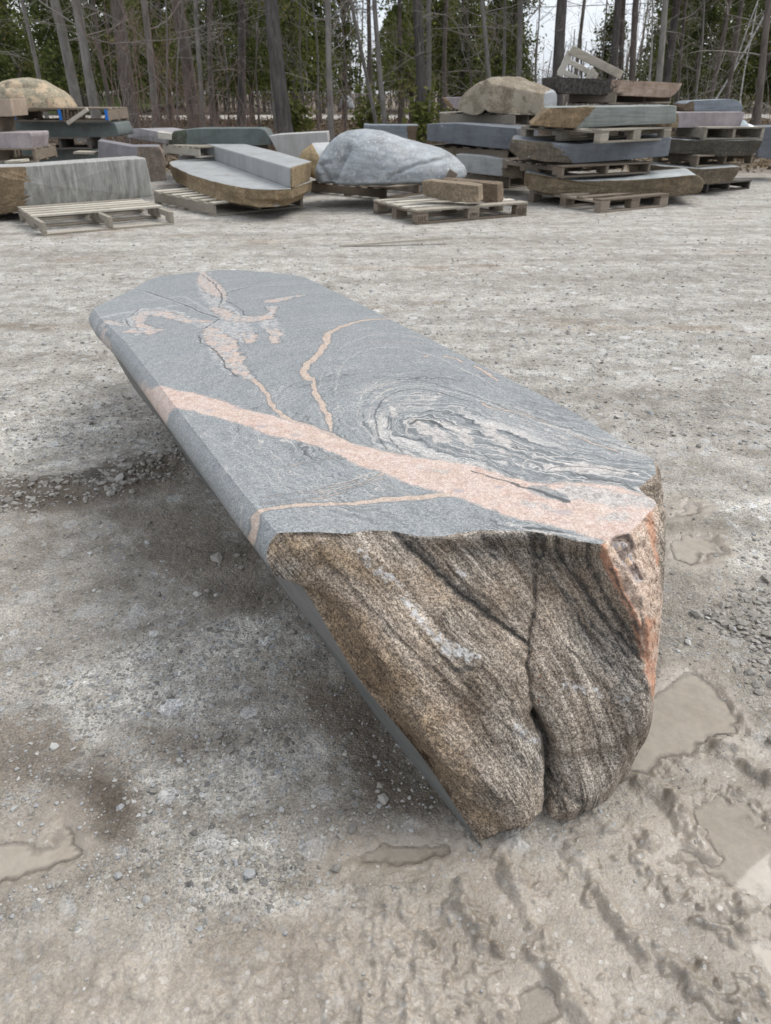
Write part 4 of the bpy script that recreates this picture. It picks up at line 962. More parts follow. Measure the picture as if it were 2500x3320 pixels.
def dome(name, label, cat, poly, D, depf, depb, mat, amp=0.03, cen=None, p=2.6, rough=1.0, n=200, group=None, nr=46, seed=0, cuts=(), dents=()):
    """boulder: silhouette (u, v) at distance D, swelling toward and away from the viewer"""
    q = dense(poly, n); P = aty(q[:, 0], q[:, 1], D)
    for _ in range(3): P = (np.roll(P, 1, 0) + 2 * P + np.roll(P, -1, 0)) / 4
    c = P.mean(0) if cen is None else aty(cen[0], cen[1], D)
    th = np.linspace(0, 1, nr)
    r = np.sin(th * math.pi); r = np.clip(r, .003, 1)
    front = th < .5
    d = np.where(front, -depf, depb) * (1 - r ** p) ** (1 / p)
    R = c + (P[None] - c) * r[:, None, None] + np.array([0, 1, 0]) * d[:, None, None]
    N = gridnormals(R, True)
    sgn = np.sign(((R - c) * N).sum(-1).mean()); N *= sgn
    F3 = R.reshape(-1, 3)
    dsp = amp * (fbm(F3 + seed, 1.7, 2, 601) * 1.0 + .32 * fbm(F3 + seed, 9, 4, 611) + .14 * fbm(F3, 34, 3, 621))
    rd = np.abs(fbm(F3 + seed, 2.2, 2, 631)); dsp -= amp * .22 * np.exp(-(rd / .02) ** 2)
    pu, pv_ = proj(F3)
    for pl, a, w_ in dents:
        dd, _ = polydist(np.stack([pu, pv_], -1), np.array(pl, float)); dsp -= a * np.exp(-(dd / w_) ** 2) * (F3[:, 1] < D)
    R2 = F3 + N.reshape(-1, 3) * dsp[:, None]
    for un, uo in cuts:
        un = np.array(un, float); un /= np.linalg.norm(un)
        over = np.maximum((R2 - c) @ un - uo, 0)
        R2 = R2 - (over * .93)[:, None] * un
    zmin = P[:, 2].min()
    R2[:, 2] = np.maximum(R2[:, 2], zmin + 0.004 * np.sin(R2[:, 0] * 30))
    rg = rough(pu, pv_) if callable(rough) else np.full(len(R2), float(rough))
    fc = gridfaces(nr, n, True)
    if sgn < 0: fc = fc[:, ::-1]
    return tag(mk(name, R2, fc, mat, attrs={'rough': rg}, origin=(c[0], c[1] , zmin)), label, cat, group)

def loft(name, levels, mat, parent=None, amp=0.015, rough=1.0, n=180, steps=10):
    """stone with a level top: outlines (z, xy) from the top down"""
    L_ = [(z, resamp(np.asarray(p, float), n, True)) for z, p in levels]
    rows = []
    c = L_[0][1].mean(0)
    for k in (.002, .3, .6, .85, .96, .99): rows.append(np.c_[c + (L_[0][1] - c) * k, np.full(n, L_[0][0])])
    for (z0, p0), (z1, p1) in zip(L_[:-1], L_[1:]):
        for t in np.linspace(0, 1, steps, endpoint=False): rows.append(np.c_[p0 * (1 - t) + p1 * t, np.full(n, z0 * (1 - t) + z1 * t)])
    z1, p1 = L_[-1]; c1 = p1.mean(0)
    for k in (1, .9, .5, .002): rows.append(np.c_[c1 + (p1 - c1) * k, np.full(n, z1)])
    R = np.array(rows); N = gridnormals(R, True)
    sgn = np.sign(((R - R.reshape(-1, 3).mean(0)) * N).sum(-1).mean()); N *= sgn
    F3 = R.reshape(-1, 3); pu, pv_ = proj(F3)
    rg = rough(pu, pv_) if callable(rough) else np.full(len(F3), float(rough))
    rg = (rg.reshape(N.shape[:2]) * (1 - sstep(.7, .92, N[..., 2])))
    rg[:6] = 0
    dsp = amp * (fbm(F3, 3.2, 3, 501) + .6 * fbm(F3, 12, 4, 511)).reshape(rg.shape) * rg
    R = R + N * dsp[..., None]
    fc = gridfaces(len(rows), n, True)
    if sgn < 0: fc = fc[:, ::-1]
    return mk(name, R.reshape(-1, 3), fc, mat, parent, attrs={'rough': rg.ravel()})

# ------------------------------------------------------------------ timber
def woodmat(name, a, b, c, sc=1.0):
    m = M(name)
    co = m.coord()
    rn = m.attr('rnd'); ax = m.attr('axis')
    vx = m.mapv(co, (3, 60, 60)); vy = m.mapv(co, (60, 3, 60))
    g = m.n('Mix', {0: ax, 4: vx, 5: vy}, data_type='VECTOR').outputs[1]
    n1 = m.noise(g, 1.0, 5, 0.65, 0.4)
    col = m.ramp(m.math('MULTIPLY_ADD', n1, 0.6, m.math('MULTIPLY', rn, 0.4)), [(0.22, a), (0.5, b), (0.78, c)])
    col = m.mix(m.math('MULTIPLY', m.ss(m.noise(co, 4, 5, 0.7), 0.5, 0.7), 0.45), col, tuple(x * .45 for x in b))
    col = m.mix(m.math('MULTIPLY', m.ss(m.noise(co, 22, 3, 0.6), 0.68, 0.74), 0.7), col, (.05, .04, .032))
    return m.fin(col, 0.85, m.bump(n1, 0.5, 0.006), 0.2)
W_new = woodmat('new_pallet_wood', (.235,.205,.165), (.40,.365,.305), (.56,.525,.465))
W_grey = woodmat('grey_pallet_wood', (.15,.132,.108), (.275,.245,.20), (.43,.395,.34))
W_brown = woodmat('brown_pallet_wood', (.105,.083,.062), (.19,.155,.12), (.285,.245,.20))
W_dark = woodmat('dark_pallet_wood', (.06,.052,.045), (.11,.097,.085), (.18,.165,.15))
m = M('blue_paint'); MBLUE = m.fin((.012, .14, .48), 0.6)
m = M('stamp_ink'); MINK = m.fin((.075, .055, .042), 0.9)
class MB:
    def __init__(s): s.V, s.F, s.r, s.a = [], [], [], []
    def box(s, c, h, T, axis=0, j=0.0, rnd=None):
        """box with small chamfers; c centre, h half sizes, T maps local to world"""
        c = np.array(c, float); h = np.array(h, float); k = min(.004, h.min() * .3)
        b = len(s.V) and sum(len(x) for x in s.V) or 0
        cs = []
        for sz in (-1, 1):
            for dx, dy, dz in ((0, 0, 1), (1, 1, 0)) if sz < 0 else ((1, 1, 0), (0, 0, 1)):
                pass
        lv = [(-h[2], k), (-h[2] + k, 0), (h[2] - k, 0), (h[2], k)]
        pts = []
        for z, ins in lv:
            x, y = h[0] - ins, h[1] - ins
            pts += [(-x + k, -y, z), (x - k, -y, z), (x, -y + k, z), (x, y - k, z), (x - k, y, z), (-x + k, y, z), (-x, y - k, z), (-x, -y + k, z)]
        pts = np.array(pts)
        if j: pts = pts + RNG.uniform(-j, j, pts.shape)
        pts = T(pts + c)
        s.V.append(pts)
        f = [[b + i for i in range(7, -1, -1)], [b + 24 + i for i in range(8)]]
        for l in range(3):
            for i in range(8):
                f.append([b + l * 8 + i, b + l * 8 + (i + 1) % 8, b + l * 8 + 8 + (i + 1) % 8, b + l * 8 + 8 + i])
        s.F += f
        s.r.append(np.full(32, RNG.random() if rnd is None else rnd)); s.a.append(np.full(32, float(axis)))
    def build(s, name, mat, parent=None, **k):
        return mk(name, np.vstack(s.V), s.F, mat, parent, smooth=False, attrs={'rnd': np.concatenate(s.r), 'axis': np.concatenate(s.a)}, **k)
def pallet(label, near, left, right, Dn, mat, kind='stringer', HH=0.144, LW=None, group='wooden pallets', z=None, deck=True, ground=False, nb_=6, notch=True, tilt=None, mats2=None, blue=False, gaps=None, Lr=(0.8, 1.5)):
    """near/left/right: the three bottom corners seen; the x axis runs near->right, y near->left"""
    if ground: zz = 0.0
    else: zz = aty(near[0], near[1], Dn)[2]
    n_ = atz(near[0], near[1], zz); r_ = atz(right[0], right[1], zz); l_ = atz(left[0], left[1], zz)
    ex = (r_ - n_)[:2]; L = np.linalg.norm(ex); ex /= L
    wv = (l_ - n_)[:2]; ey = np.array([-ex[1], ex[0]]); Wd = abs(wv @ ey)
    L = float(np.clip(L, *Lr)); Wd = float(np.clip(Wd, .8, 1.3))
    if LW: L, Wd = LW
    R3 = np.array([[ex[0], ey[0], 0], [ex[1], ey[1], 0], [0, 0, 1]])
    o = thing('pallet', label, 'pallet', (n_[0], n_[1], zz), group)
    if tilt: pass
    T = lambda p: p @ R3.T + np.array([n_[0], n_[1], zz])
    tb_ = 0.02
    if kind == 'block':                          # boards along x on cross boards along y, nine blocks
        bh = HH - 3 * 0.021
        mb = MB()
        for k in range(3):
            y = [.05, Wd / 2, Wd - .05][k]; mb.box((L / 2, y, .0105), (L / 2, .05, .0105), T, 0, .0015)
        mb.build('bottom_boards', mat, o)
        for i in range(3):
            for k in range(3):
                mb = MB(); x = [.072, L / 2, L - .072][i]; y = [.05, Wd / 2, Wd - .05][k]
                mb.box((x, y, .021 + bh / 2), (.0715, .0495, bh / 2), T, 1, .002); mb.build('block', mat, o)
        mb = MB()
        for i in range(3): mb.box(([.072, L / 2, L - .072][i], Wd / 2, .021 + bh + .0105), (.072, Wd / 2, .0105), T, 1, .0015)
        mb.build('cross_boards', mat, o)
        mb = MB()
        wd = [.07, .05, .07, .05, .07] if nb_ == 6 else [.05] * nb_
        ys_ = np.linspace(.07, Wd - .07, len(wd))
        for y, w2 in zip(ys_, wd): mb.box((L / 2, y, HH - .0105), (L / 2 + RNG.uniform(-.008, .004), w2, .0105), T, 0, .002)
        mb.build('deck', mats2 or mat, o)
    else:                                        # stringers along y, boards along x
        sh = HH - .04
        for i in range(3):
            x = [.022, L / 2, L - .022][i]
            mb = MB()
            if notch:
                a, b2 = Wd * .14, Wd * .36; hi = .045
                for y0, y1, z0, z1 in ((0, a, .02, .02 + sh), (a, b2, .02 + hi, .02 + sh), (b2, Wd - b2, .02, .02 + sh), (Wd - b2, Wd - a, .02 + hi, .02 + sh), (Wd - a, Wd, .02, .02 + sh)):
                    mb.box((x, (y0 + y1) / 2, (z0 + z1) / 2), (.02, (y1 - y0) / 2, (z1 - z0) / 2), T, 1, 0, .5)
            else: mb.box((x, Wd / 2, .02 + sh / 2), (.02, Wd / 2, sh / 2), T, 1, .002)
            mb.build('stringer', mat, o)
            if blue:
                mb = MB(); mb.box((x, -.004, .02 + sh / 2), (.022, .004, sh / 2), T); mb.build('painted_end', MBLUE, o)
        mb = MB()
        for y in (.05, Wd / 2, Wd - .05): mb.box((L / 2, y, .0095), (L / 2, .05, .0095), T, 0, .002)
        mb.build('bottom_boards', mat, o)
        mb = MB()
        nbd = 7
        for k in range(nbd):
            if gaps and k in gaps: continue
            y = .045 + (Wd - .09) * k / (nbd - 1)
            mb.box((L / 2, y, HH - .0095), (L / 2 + RNG.uniform(-.01, .01), .045 if k % 3 else .055, .0095), T, 0, .003)
        mb.build('deck', mats2 or mat, o)
    return o, T, L, Wd
# ================================================================== THE YARD'S STOCK OF STONES
LR = lambda ub, k=0.0, v0=0, w_=14: (lambda u, v: sstep(w_, -w_, u - (ub + k * (v - v0))))       # natural left of a slanted line
RR_ = lambda ub, k=0.0, v0=0, w_=14: (lambda u, v: sstep(-w_, w_, u - (ub + k * (v - v0))))
GS = 'sawn and natural stones stacked on pallets'
# ---- front right stack
pallet('low dark wood pallet on the gravel under the thick banded slab', (1296,461), (1120,437), (1442,446), 9.3, W_brown, 'block', ground=True)
xrock('stone_slab', 'thick brown banded slab lowest in the right front stack', 'stone slab', [(1131,389),(1133,371),(1160,378),(1200,387),(1260,391),(1354,390),(1430,384),(1505,378),(1516,388),(1518,400),(1512,414),(1480,420),(1426,427),(1360,432),(1300,434),(1228,427),(1180,418),(1138,409)], (9.6, 9.7), .95, S_band, 1.0, .03, group=GS, seed=1, yaw=12)
pallet('notched brown pallet lying on the thick banded slab', (1212,385), (1100,362), (1404,374), 9.55, W_brown, 'stringer', HH=.13)
xrock('stone_slab', 'blue grey sawn slab with dark natural left end above the notched brown pallet', 'stone slab', [(1104,306),(1106,300.6),(1200,309),(1250,312),(1451,296),(1444,337),(1330,347),(1246,353),(1180,350),(1120,342),(1100,326)], (9.5, 10.2), 1.0, S_slate, LR(1215, 1.05, 330), .02, group=GS, seed=2, yaw=10)
pallet('pale nine block pallet under the green grey slab with tan left end', (1296,310), (1108,297), (1448,302), 9.5, W_grey, 'block')
xrock('stone_slab', 'green grey streaked slab with slanting tan left end on top of the front right stack', 'stone slab', [(1145,270),(1160,258),(1187,232.5),(1320,230.5),(1462,228.5),(1461,266),(1350,271),(1246,276.5),(1188,274)], (9.6, 10.2), 1.05, S_greenb, LR(1264, -.95, 255), .02, group=GS, seed=3, yaw=8)
# ---- back right stack, highest
pallet('grey pallet high up under the black stained pink slab', (1327,225), (1204,226), (1450,223), 12.0, W_brown, 'stringer', notch=False, HH=.15)
o = xrock('stone_slab', 'pink slab stained black at its left, highest slab of the yard', 'stone slab', [(1199,166),(1354,173.5),(1474.6,180),(1470,190),(1462,202),(1448,211),(1354,207),(1206,202),(1200,187)], (12.1, 12.1), 1.0, S_lich, 1.0, .015, group=GS, seed=4)
me_ = o.data
# black lichen coat of the left half: worn colour of the stone itself
m = M('pink_slab_black_lichen'); co = m.coord()
pkc = m.ramp(m.noise(co, 7, 6, .7), [(.3, (.20,.14,.10)), (.5, (.36,.265,.20)), (.68, (.47,.37,.30))])
sx = m.n('SeparateXYZ', {0: co}).outputs[0]
lf = m.ss(m.math('ADD', sx, m.math('MULTIPLY_ADD', m.noise(co, 5, 6, .72), 1.3, -.65)), 0.05, -0.12)
pkc = m.mix(m.math('MULTIPLY', lf, .95), pkc, m.ramp(m.noise(co, 24, 4, .7), [(.4, (.018,.017,.016)), (.7, (.10,.095,.088))]))
me_.materials.clear(); me_.materials.append(m.fin(pkc, .85, m.bump(m.noise(co, 30, 4), .5, .02), .3))
xrock('stone_slab', 'rough brown slab hidden low behind the front right stack', 'stone slab', [(1200,232),(1440,230),(1440,300),(1200,300)], (12.2, 12.2), .9, S_brown, 1.0, .03, group=GS, seed=44)
# leaning frame
fr = thing('pallet', 'broken pale pallet frame leaning upright on the black stained pink slab', 'pallet', tuple(aty(1270, 168, 12.4)), 'wooden pallets')
def bar(p0, p1, w_, D0, D1, th, name, mat, parent, axis=0):
    a = aty(p0[0], p0[1], D0); b = aty(p1[0], p1[1], D1)
    x = b - a; L = np.linalg.norm(x); x /= L
    dn = np.array([0, 1.0, 0]); dn -= x * (dn @ x); dn /= np.linalg.norm(dn); z_ = np.cross(x, dn)
    R3 = np.stack([x, dn, z_], -1)
    mb = MB(); mb.box((L / 2, 0, 0), (L / 2, th / 2, w_ / 2), lambda p: p @ R3.T + a, axis, .003)
    return mb.build(name, mat, parent)
bar((1233,107), (1343,163), .105, 12.2, 12.3, .04, 'stringer', W_new, fr)
bar((1232,110), (1209,164), .085, 12.25, 12.3, .05, 'board', W_new, fr, 1)
bar((1222,128), (1290,166), .07, 12.6, 12.6, .04, 'stringer', W_new, fr)
bar((1284,150), (1268,172), .08, 12.5, 12.5, .03, 'board', W_new, fr, 1)
bar((1206,150), (1250,172), .07, 12.9, 12.8, .04, 'stringer', W_new, fr)
# ---- tan boulder stack
R1P = [(990,240),(991,228),(999,211),(1016,194),(1043,177),(1067,168.5),(1102,165.6),(1131,167),(1152,178),(1174,184),(1203,198),(1206,212),(1203,238),(1180,246),(1156,247),(1100,247),(1040,243)]
dome('boulder', 'large tan boulder with flat faces on a pallet left of the pink slab', 'boulder', R1P, 11.9, .55, .55, stonemat('tan_grey_boulder', (.27,.28,.29), (.215,.18,.132), (1,1,2), .2, None, 3.4, (.25,.217,.168)), .035, (1100,228), 3.4, seed=7, rough=lambda u, v: 1 - sstep(1188, 1192, u), cuts=[((.15,-1,.25),.34),((-.75,-.6,.35),.52),((.7,-.7,.2),.50),((.2,-.35,1),.30)], dents=[([(1043,178),(1045,205),(1050,242)], .05, 5), ([(1130,185),(1150,215),(1160,245)], .04, 4), ([(1140,178),(1125,190),(1045,205)], .03, 5)])
xrock('stone_slab', 'pinkish stone with sawn face just left of the tan boulder', 'stone slab', [(958,211),(998,210),(996,236),(980,234),(970,226)], (13.4, 13.4), .5, S_pink, LR(972, .8, 220, 5), .02, seed=8)
pallet('grey pallet under the large tan boulder', (1110,272), (934,262), (1182,267), 11.4, W_grey, 'stringer', notch=False, HH=.15, Lr=(.8, 1.2), LW=(.85, 1.2))
xrock('stone_slab', 'dark blue grey sawn slab below the tan boulder pallet', 'stone slab', [(922,268),(985,266.5),(1116,277),(1116,324),(1066,320),(922,304)], (11.3, 10.7), .9, S_slate, 0.0, .01, group=GS, seed=9)
pallet('long plain pallet between the dark blue slab and the brown slab', (1096,347), (938,329), (1135,341), 10.8, W_brown, 'stringer', notch=False, LW=(.8, 1.25))
xrock('stone_slab', 'flat grey slab with brown right end under the long plain pallet', 'stone slab', [(985,333),(1040,337),(1100,347),(1133,365),(1131,385),(1099,383),(1005,372),(985,360)], (10.9, 10.5), .8, S_brown, RR_(1085, 0, 0), .02, group=GS, seed=10)
pallet('dark pallet on the gravel below the flat grey slab', (1098,407), (1000,390), (1136,402), 10.6, W_brown, 'stringer', notch=False, ground=True, LW=(.8, 1.1))
# ---- far right stack
xrock('stone_slab', 'blue banded stone with rounded ends on top of the far right stack', 'stone slab', [(1476,232),(1482,224),(1494,218.5),(1530,216.5),(1581,214),(1595,217.5),(1604,227),(1605,234),(1603,241),(1478,241)], (11.6, 11.6), .5, S_blue, LR(1500, 0, 0, 8), .02, group=GS, seed=11)
xrock('stone_slab', 'pinkish grey sawn slab with tan left end under the blue banded stone', 'stone slab', [(1453,246),(1467,242.5),(1610,242),(1606,256),(1599,275),(1451,276)], (11.3, 11.3), .75, S_pink, LR(1464, 0, 0, 5), .012, group=GS, seed=12)
pallet('pale pallet under the pinkish grey slab of the far right stack', (1519,302), (1446,299), (1648,301), 11.0, W_grey, 'stringer', notch=False, HH=.15)
xrock('stone_slab', 'dark brown wedge slab in the middle of the far right stack', 'stone slab', [(1440,300),(1490,303),(1534,304.5),(1649,302.5),(1646,314),(1638,324),(1624,336),(1512,335),(1440,329)], (11.0, 11.0), .9, S_dark, 1.0, .025, group=GS, seed=13)
pallet('notched grey pallet under the dark brown wedge slab', (1503,361), (1408,350), (1625,356), 10.9, W_brown, 'stringer')
xrock('stone_slab', 'lowest brown slab of the far right stack, with a pale sawn top', 'stone slab', [(1400,356),(1470,362),(1523,365.5),(1601,360),(1592,378),(1581,392),(1530,398),(1480,394),(1400,390)], (10.7, 10.7), .85, S_brown, 1.0, .025, group=GS, seed=14)
pallet('low flat pallet on the gravel at the foot of the far right stack', (1525,417), (1440,405), (1619,408), 10.5, W_dark, 'stringer', ground=True, notch=False, HH=.12)
xrock('stone_block', 'dark grey sawn block standing at the far right edge', 'stone block', [(1645,274.5),(1720,272),(1720,350),(1637,340),(1640,310)], (12.5, 12.5), .6, S_slate, 0.0, .01, seed=15)
m = M('white_plastic'); MPL = m.fin((.72, .78, .80), .35)
q = [(1597,276),(1602,262),(1607,256),(1610,266),(1622,269),(1630,276)]
o = dome('plastic_sheet', 'crumpled white plastic sheet beside the pinkish grey slab', 'plastic sheet', q, 11.25, .12, .12, MPL, .03, (1612,275), 2.0, n=60, nr=16)
# ---- whale backed boulder
pallet('dark pallet with blue painted end under the rounded grey boulder', (832,432), (705,407), (1000,405), 9.0, W_brown, 'stringer', ground=True, notch=False, blue=False)
WH = [(681,362),(692,336),(704,317),(718,301),(733,290),(750,282),(770,279.5),(790,278.5),(828,283),(868,297),(911,310),(954,322),(983,339),(1003,358),(1009,374),(1003,383),(954,387),(911,391),(839,394),(704,394),(682,389)]
dome('boulder', 'big rounded blue grey boulder shaped like a whale back', 'boulder', WH, 9.75, .62, .62, stonemat('rounded_grey_gneiss', (.255,.272,.286), (.26,.272,.284), (2, 1, 7), .55, (24, .56, (.37,.375,.375)), rot=-.3), .013, (840,380), 2.5, seed=20, n=260, nr=60, rough=.2,
     dents=[([(718,390),(735,350),(752,318)], .09, 7), ([(692,362),(700,375),(706,392)], .05, 5), ([(690,356),(712,352)], .03, 4), ([(838,385),(900,356),(985,338)], .025, 4)])
bar((968,372), (984,384), .09, 9.2, 9.2, .03, 'rusty_bracket', W_brown, None)
tag(bpy.data.objects['rusty_bracket'], 'small rusty bracket leaning on the right end of the rounded grey boulder', 'bracket')
# ---- near block pallet
o, T, L, Wd = pallet('pale nine block pallet alone in front, stamped on its corner blocks', (900,486), (821,459), (1138,466), 8.3, W_brown, 'block', ground=True, mats2=W_new)
def letters(txt, x, z, s, par, yoff=-.003):
    """stroke letters on the pallet's long side"""
    S = {'U': [[(0,1),(0,.15),(.2,0),(.5,0),(.65,.15),(.65,1)]], 'I': [[(.3,0),(.3,1)]], 'C': [[(.65,.85),(.4,1),(.15,.85),(.0,.5),(.15,.15),(.4,0),(.65,.15)]],
         'E': [[(.6,0),(0,0),(0,1),(.6,1)], [(0,.5),(.5,.5)]], 'R': [[(0,0),(0,1),(.45,1),(.6,.8),(.45,.52),(0,.52)], [(.3,.52),(.62,0)]], 'P': [[(0,0),(0,1),(.45,1),(.6,.78),(.45,.5),(0,.5)]]}
    mb = MB()
    cx = x
    for ch in txt:
        for st in S[ch]:
            for (a, b), (c_, d_) in zip(st[:-1], st[1:]):
                p = np.array([a, b]) * s; q = np.array([c_, d_]) * s; Lx = np.linalg.norm(q - p); an = math.atan2(q[1] - p[1], q[0] - p[0])
                R2 = np.array([[math.cos(an), 0, -math.sin(an)], [0, 1, 0], [math.sin(an), 0, math.cos(an)]])
                mb.box((0, 0, 0), (Lx / 2 + .001, .0012, .0032), lambda w_, R2=R2, p=p, q=q, cx=cx: T(w_ @ R2.T + np.array([cx + (p[0] + q[0]) / 2, yoff, z + (p[1] + q[1]) / 2])))
        cx += .8 * s
    return mb.build('stamp', MINK, par)
letters('UIC', .022, .036, .042, o); letters('IPPC', L / 2 - .055, .036, .036, o); letters('EUR', L - .118, .04, .034, o)
mb = MB()
for k in range(24):
    a = k / 24 * 2 * math.pi
    mb.box((0, 0, 0), (.0065, .0012, .003), lambda w_, a=a: T(w_ @ np.array([[-math.sin(a), 0, -math.cos(a)], [0, 1, 0], [math.cos(a), 0, -math.sin(a)]]).T + np.array([L - .078 + .058 * math.cos(a), -.003, .057 + .032 * math.sin(a)])))
mb.build('stamp', MINK, o)
xrock('stone_post', 'light brown squared stone block lying on the stamped pallet', 'stone block', [(911,392),(920,390),(1034,401.5),(1035,437),(1006,439),(960,432),(914,422)], (8.62, 8.42), .22, stonemat('brown_hewn_stone', (.3,.24,.16), (.235,.185,.13), (1,1,4), .3), 1.0, .012, seed=21, topflat=False)
xrock('stone_post', 'dark brown squared stone block behind the light brown one', 'stone block', [(954,386),(1075,398),(1076,438),(1034,438),(954,420)], (9.0, 8.75), .24, stonemat('dark_hewn_stone', (.2,.16,.12), (.155,.115,.08), (1,1,4), .3), 1.0, .012, seed=22, topflat=False)
# ---- middle left
S6D = 8.9
t6 = thing('stone_bench', 'grey bench stone with raised back and brown natural edge on a pale pallet', 'stone bench', tuple(aty(520, 440, S6D)))
zs6 = aty(600, 409, 8.42)[2]; zt6 = aty(627, 362.5, atz(627, 407, zs6)[1])[2]
bk = [tuple(q) for q in G([(674,349),(600,328),(520,309),(424,304)], zt6)]
fr6 = [tuple(q) for q in G([(426,341),(372,348),(366,352),(372,359),(408,376),(456,391),(504,402),(546,408),(594,409.5),(627,407.5)], zs6)]
bkI = [tuple(q) for q in G([(674,349)], zt6)]
seat_o = fr6 + [(bkI[0][0] - .02, bkI[0][1] - .12)] + [tuple(q) for q in G([(674,349),(520,309),(424,304)], zt6)]
zb6 = .138
bot = [tuple(q) for q in G([(426,372),(385,380),(376,386),(380,392),(410,410),(466,431),(520,441),(560,447),(600,447),(628,441)], zb6)]
bot_o = bot + [(bkI[0][0] - .10, bkI[0][1] - .12), (bkI[0][0] - .12, bkI[0][1] - .05)] + [(q[0] + .05, q[1] - .05) for q in G([(520,309),(424,304)], zt6)]
loft('seat', [(zs6, seat_o), (zs6 - .10, [(.9 * p[0] + .1 * q[0], .9 * p[1] + .1 * q[1]) for p, q in zip(seat_o, bot_o)]), (zb6, bot_o)], S_bench, t6, .018)
front6 = [tuple(q) for q in G([(424,304),(627,362.5)], zt6)]
bo = [front6[0], front6[1]] + bk[:1] + bk[1:3] + [bk[3]]
cb = np.mean(np.array(bo), 0)
low6 = [(p[0], p[1]) for p in bo]; low6[2] = (bo[2][0] - .03, bo[2][1] - .02)
loft('backrest', [(zt6, bo), (zs6 - .006, low6)], S_bench, t6, .010, rough=lambda u, v: sstep(625, 631, u))
pallet('pale grey pallet under the bench stone with raised back', (462,468), (328,395), (671,446), 8.5, W_grey, 'stringer', ground=True, notch=False, mats2=W_new, LW=(1.2, 1.5))
xrock('stone_slab', 'dark green slab with sloping ends behind the bench stone', 'stone slab', [(366,312),(368,296),(378,283),(424,278),(562,277.5),(573,281),(582,296),(589,312),(500,318),(405,320),(367,319)], (12.6, 12.6), .6, S_green, LR(402, 0, 0, 6), .025, seed=26, group=GS)
pallet('grey pallet under the dark green slab behind the bench stone', (430,341), (340,326), (604,330), 12.0, W_grey, 'stringer', notch=False, LW=(1.3, 1.0))
xrock('stone_slab', 'low grey slab under the pallet of the dark green slab', 'stone slab', [(385,333),(440,335),(440,350),(385,348)], (12.5, 12.5), .4, S_mauve, 0.0, .01, seed=27)
xrock('stone_slab', 'mauve grey slab carrying a small pale wood piece', 'stone slab', [(275,278),(300,277.5),(368,289),(368,312),(275,297)], (14.2, 12.6), .6, S_mauve, 0.0, .01, seed=28)
bar((343,291), (372,295), .09, 12.6, 12.6, .12, 'wood_offcut', W_new, None); tag(bpy.data.objects['wood_offcut'], 'pale wood offcut lying on the mauve grey slab', 'wood offcut')
xrock('stone_block', 'purple grey sawn block with brown rounded right end behind the streaked block', 'stone block', [(212,304),(286,317),(318,316.5),(343,317),(352,332),(357,352),(359,390),(323,394),(260,372),(212,350)], (11.6, 10.2), .5, S_purple, RR_(300, .12, 350, 9), .02, seed=29, yaw=-14)
xrock('stone_slab', 'pale grey upright slab behind the rounded grey boulder and the bench stone', 'stone slab', [(581,294),(600,291),(707,285),(709,306),(700,330),(654,349),(600,330)], (12.3, 12.3), .45, S_light, 0.0, .01, seed=30)
dome('boulder', 'tan boulder with a sawn pale face left of the whale shaped boulder', 'boulder', [(648,338),(655,324),(674,307.5),(712,306),(716,340),(716,382),(680,382),(660,372)], 11.0, .4, .4, stonemat('tan_boulder', (.38,.38,.375), (.30,.225,.125), (1,1,3), .2), .03, (690,370), 2.6, seed=31, rough=lambda u, v: 1 - sstep(-3, 3, u - np.interp(v, [307, 338, 360, 385], [674, 690, 712, 730])))
xrock('stone_block', 'grey block with pale top behind the top of the whale shaped boulder', 'stone block', [(786,269),(800,270.5),(905,271),(902,282),(898,312),(786,300)], (13.2, 13.2), .6, S_blue, RR_(880, 0, 0, 5), .015, seed=32)
# ---- left
xrock('stone_block', 'big streaked grey block with rough tan left part on a pale pallet', 'stone block', [(-95,366),(0,361),(57,359.5),(180,350.5),(315,341.5),(322,372),(330,410),(330,424),(200,440),(55,456),(0,463),(-95,470)], (8.1, 9.2), .42, S_block, LR(55, -.03, 400, 7), .02, seed=33)
pallet('pale weathered pallet sticking out in front of the big streaked block', (94,510), (28,463), (352,487), 7.6, W_grey, 'stringer', ground=True, notch=True, mats2=W_new, gaps=(0, 1), LW=(1.3, 1.15))
pallet('second dark pallet under the left part of the big streaked block', (-60,474), (-120,450), (40,466), 8.6, W_dark, 'stringer', ground=True, notch=False)
xrock('stone_slab', 'lower dark green slab in the left stack', 'stone slab', [(-60,324),(212,322),(216,346),(212,360),(-60,362)], (12.5, 12.5), .7, S_green, 0.0, .01, seed=34, group=GS)
pallet('dark pallet between the two dark green slabs of the left stack', (66,323), (60,317), (197,322), 12.3, W_dark, 'stringer', notch=False, HH=.16)
xrock('stone_slab', 'upper dark green slab with slanted right end under the blue ended pallet', 'stone slab', [(-60,263),(0,263),(248,264.5),(256,282),(258,294),(200,297),(70,297.5),(-60,297)], (12.6, 12.6), .75, S_green, 0.0, .012, seed=35, group=GS)
pallet('brown pallet with bright blue painted ends under the tan green boulder', (30,263), (24,258), (205,263), 12.45, W_brown, 'stringer', notch=False, HH=.18, blue=True, LW=(1.42, 1.0))
dome('boulder', 'tan and green lichened boulder on the blue ended pallet', 'boulder', [(-62,238),(-60,215),(-40,195),(-12,184),(13,177.5),(30,171.5),(70,170),(92,174.5),(112,186),(136,199),(152,213),(162,230),(163,239)], 13.0, .55, .55,
     stonemat('lichened_boulder', (.3,.3,.3), (.29,.255,.185), (1,1,2), .3, None, 4.2, (.40,.31,.215)), .04, (60,232), 2.6, seed=36, dents=[([(10,184),(50,188),(85,190)], .05, 4)])
bar((190,236), (146,267), .05, 12.2, 12.2, .04, 'plank', W_new, None); tag(bpy.data.objects['plank'], 'short plank leaning across the blue ended pallet', 'plank')
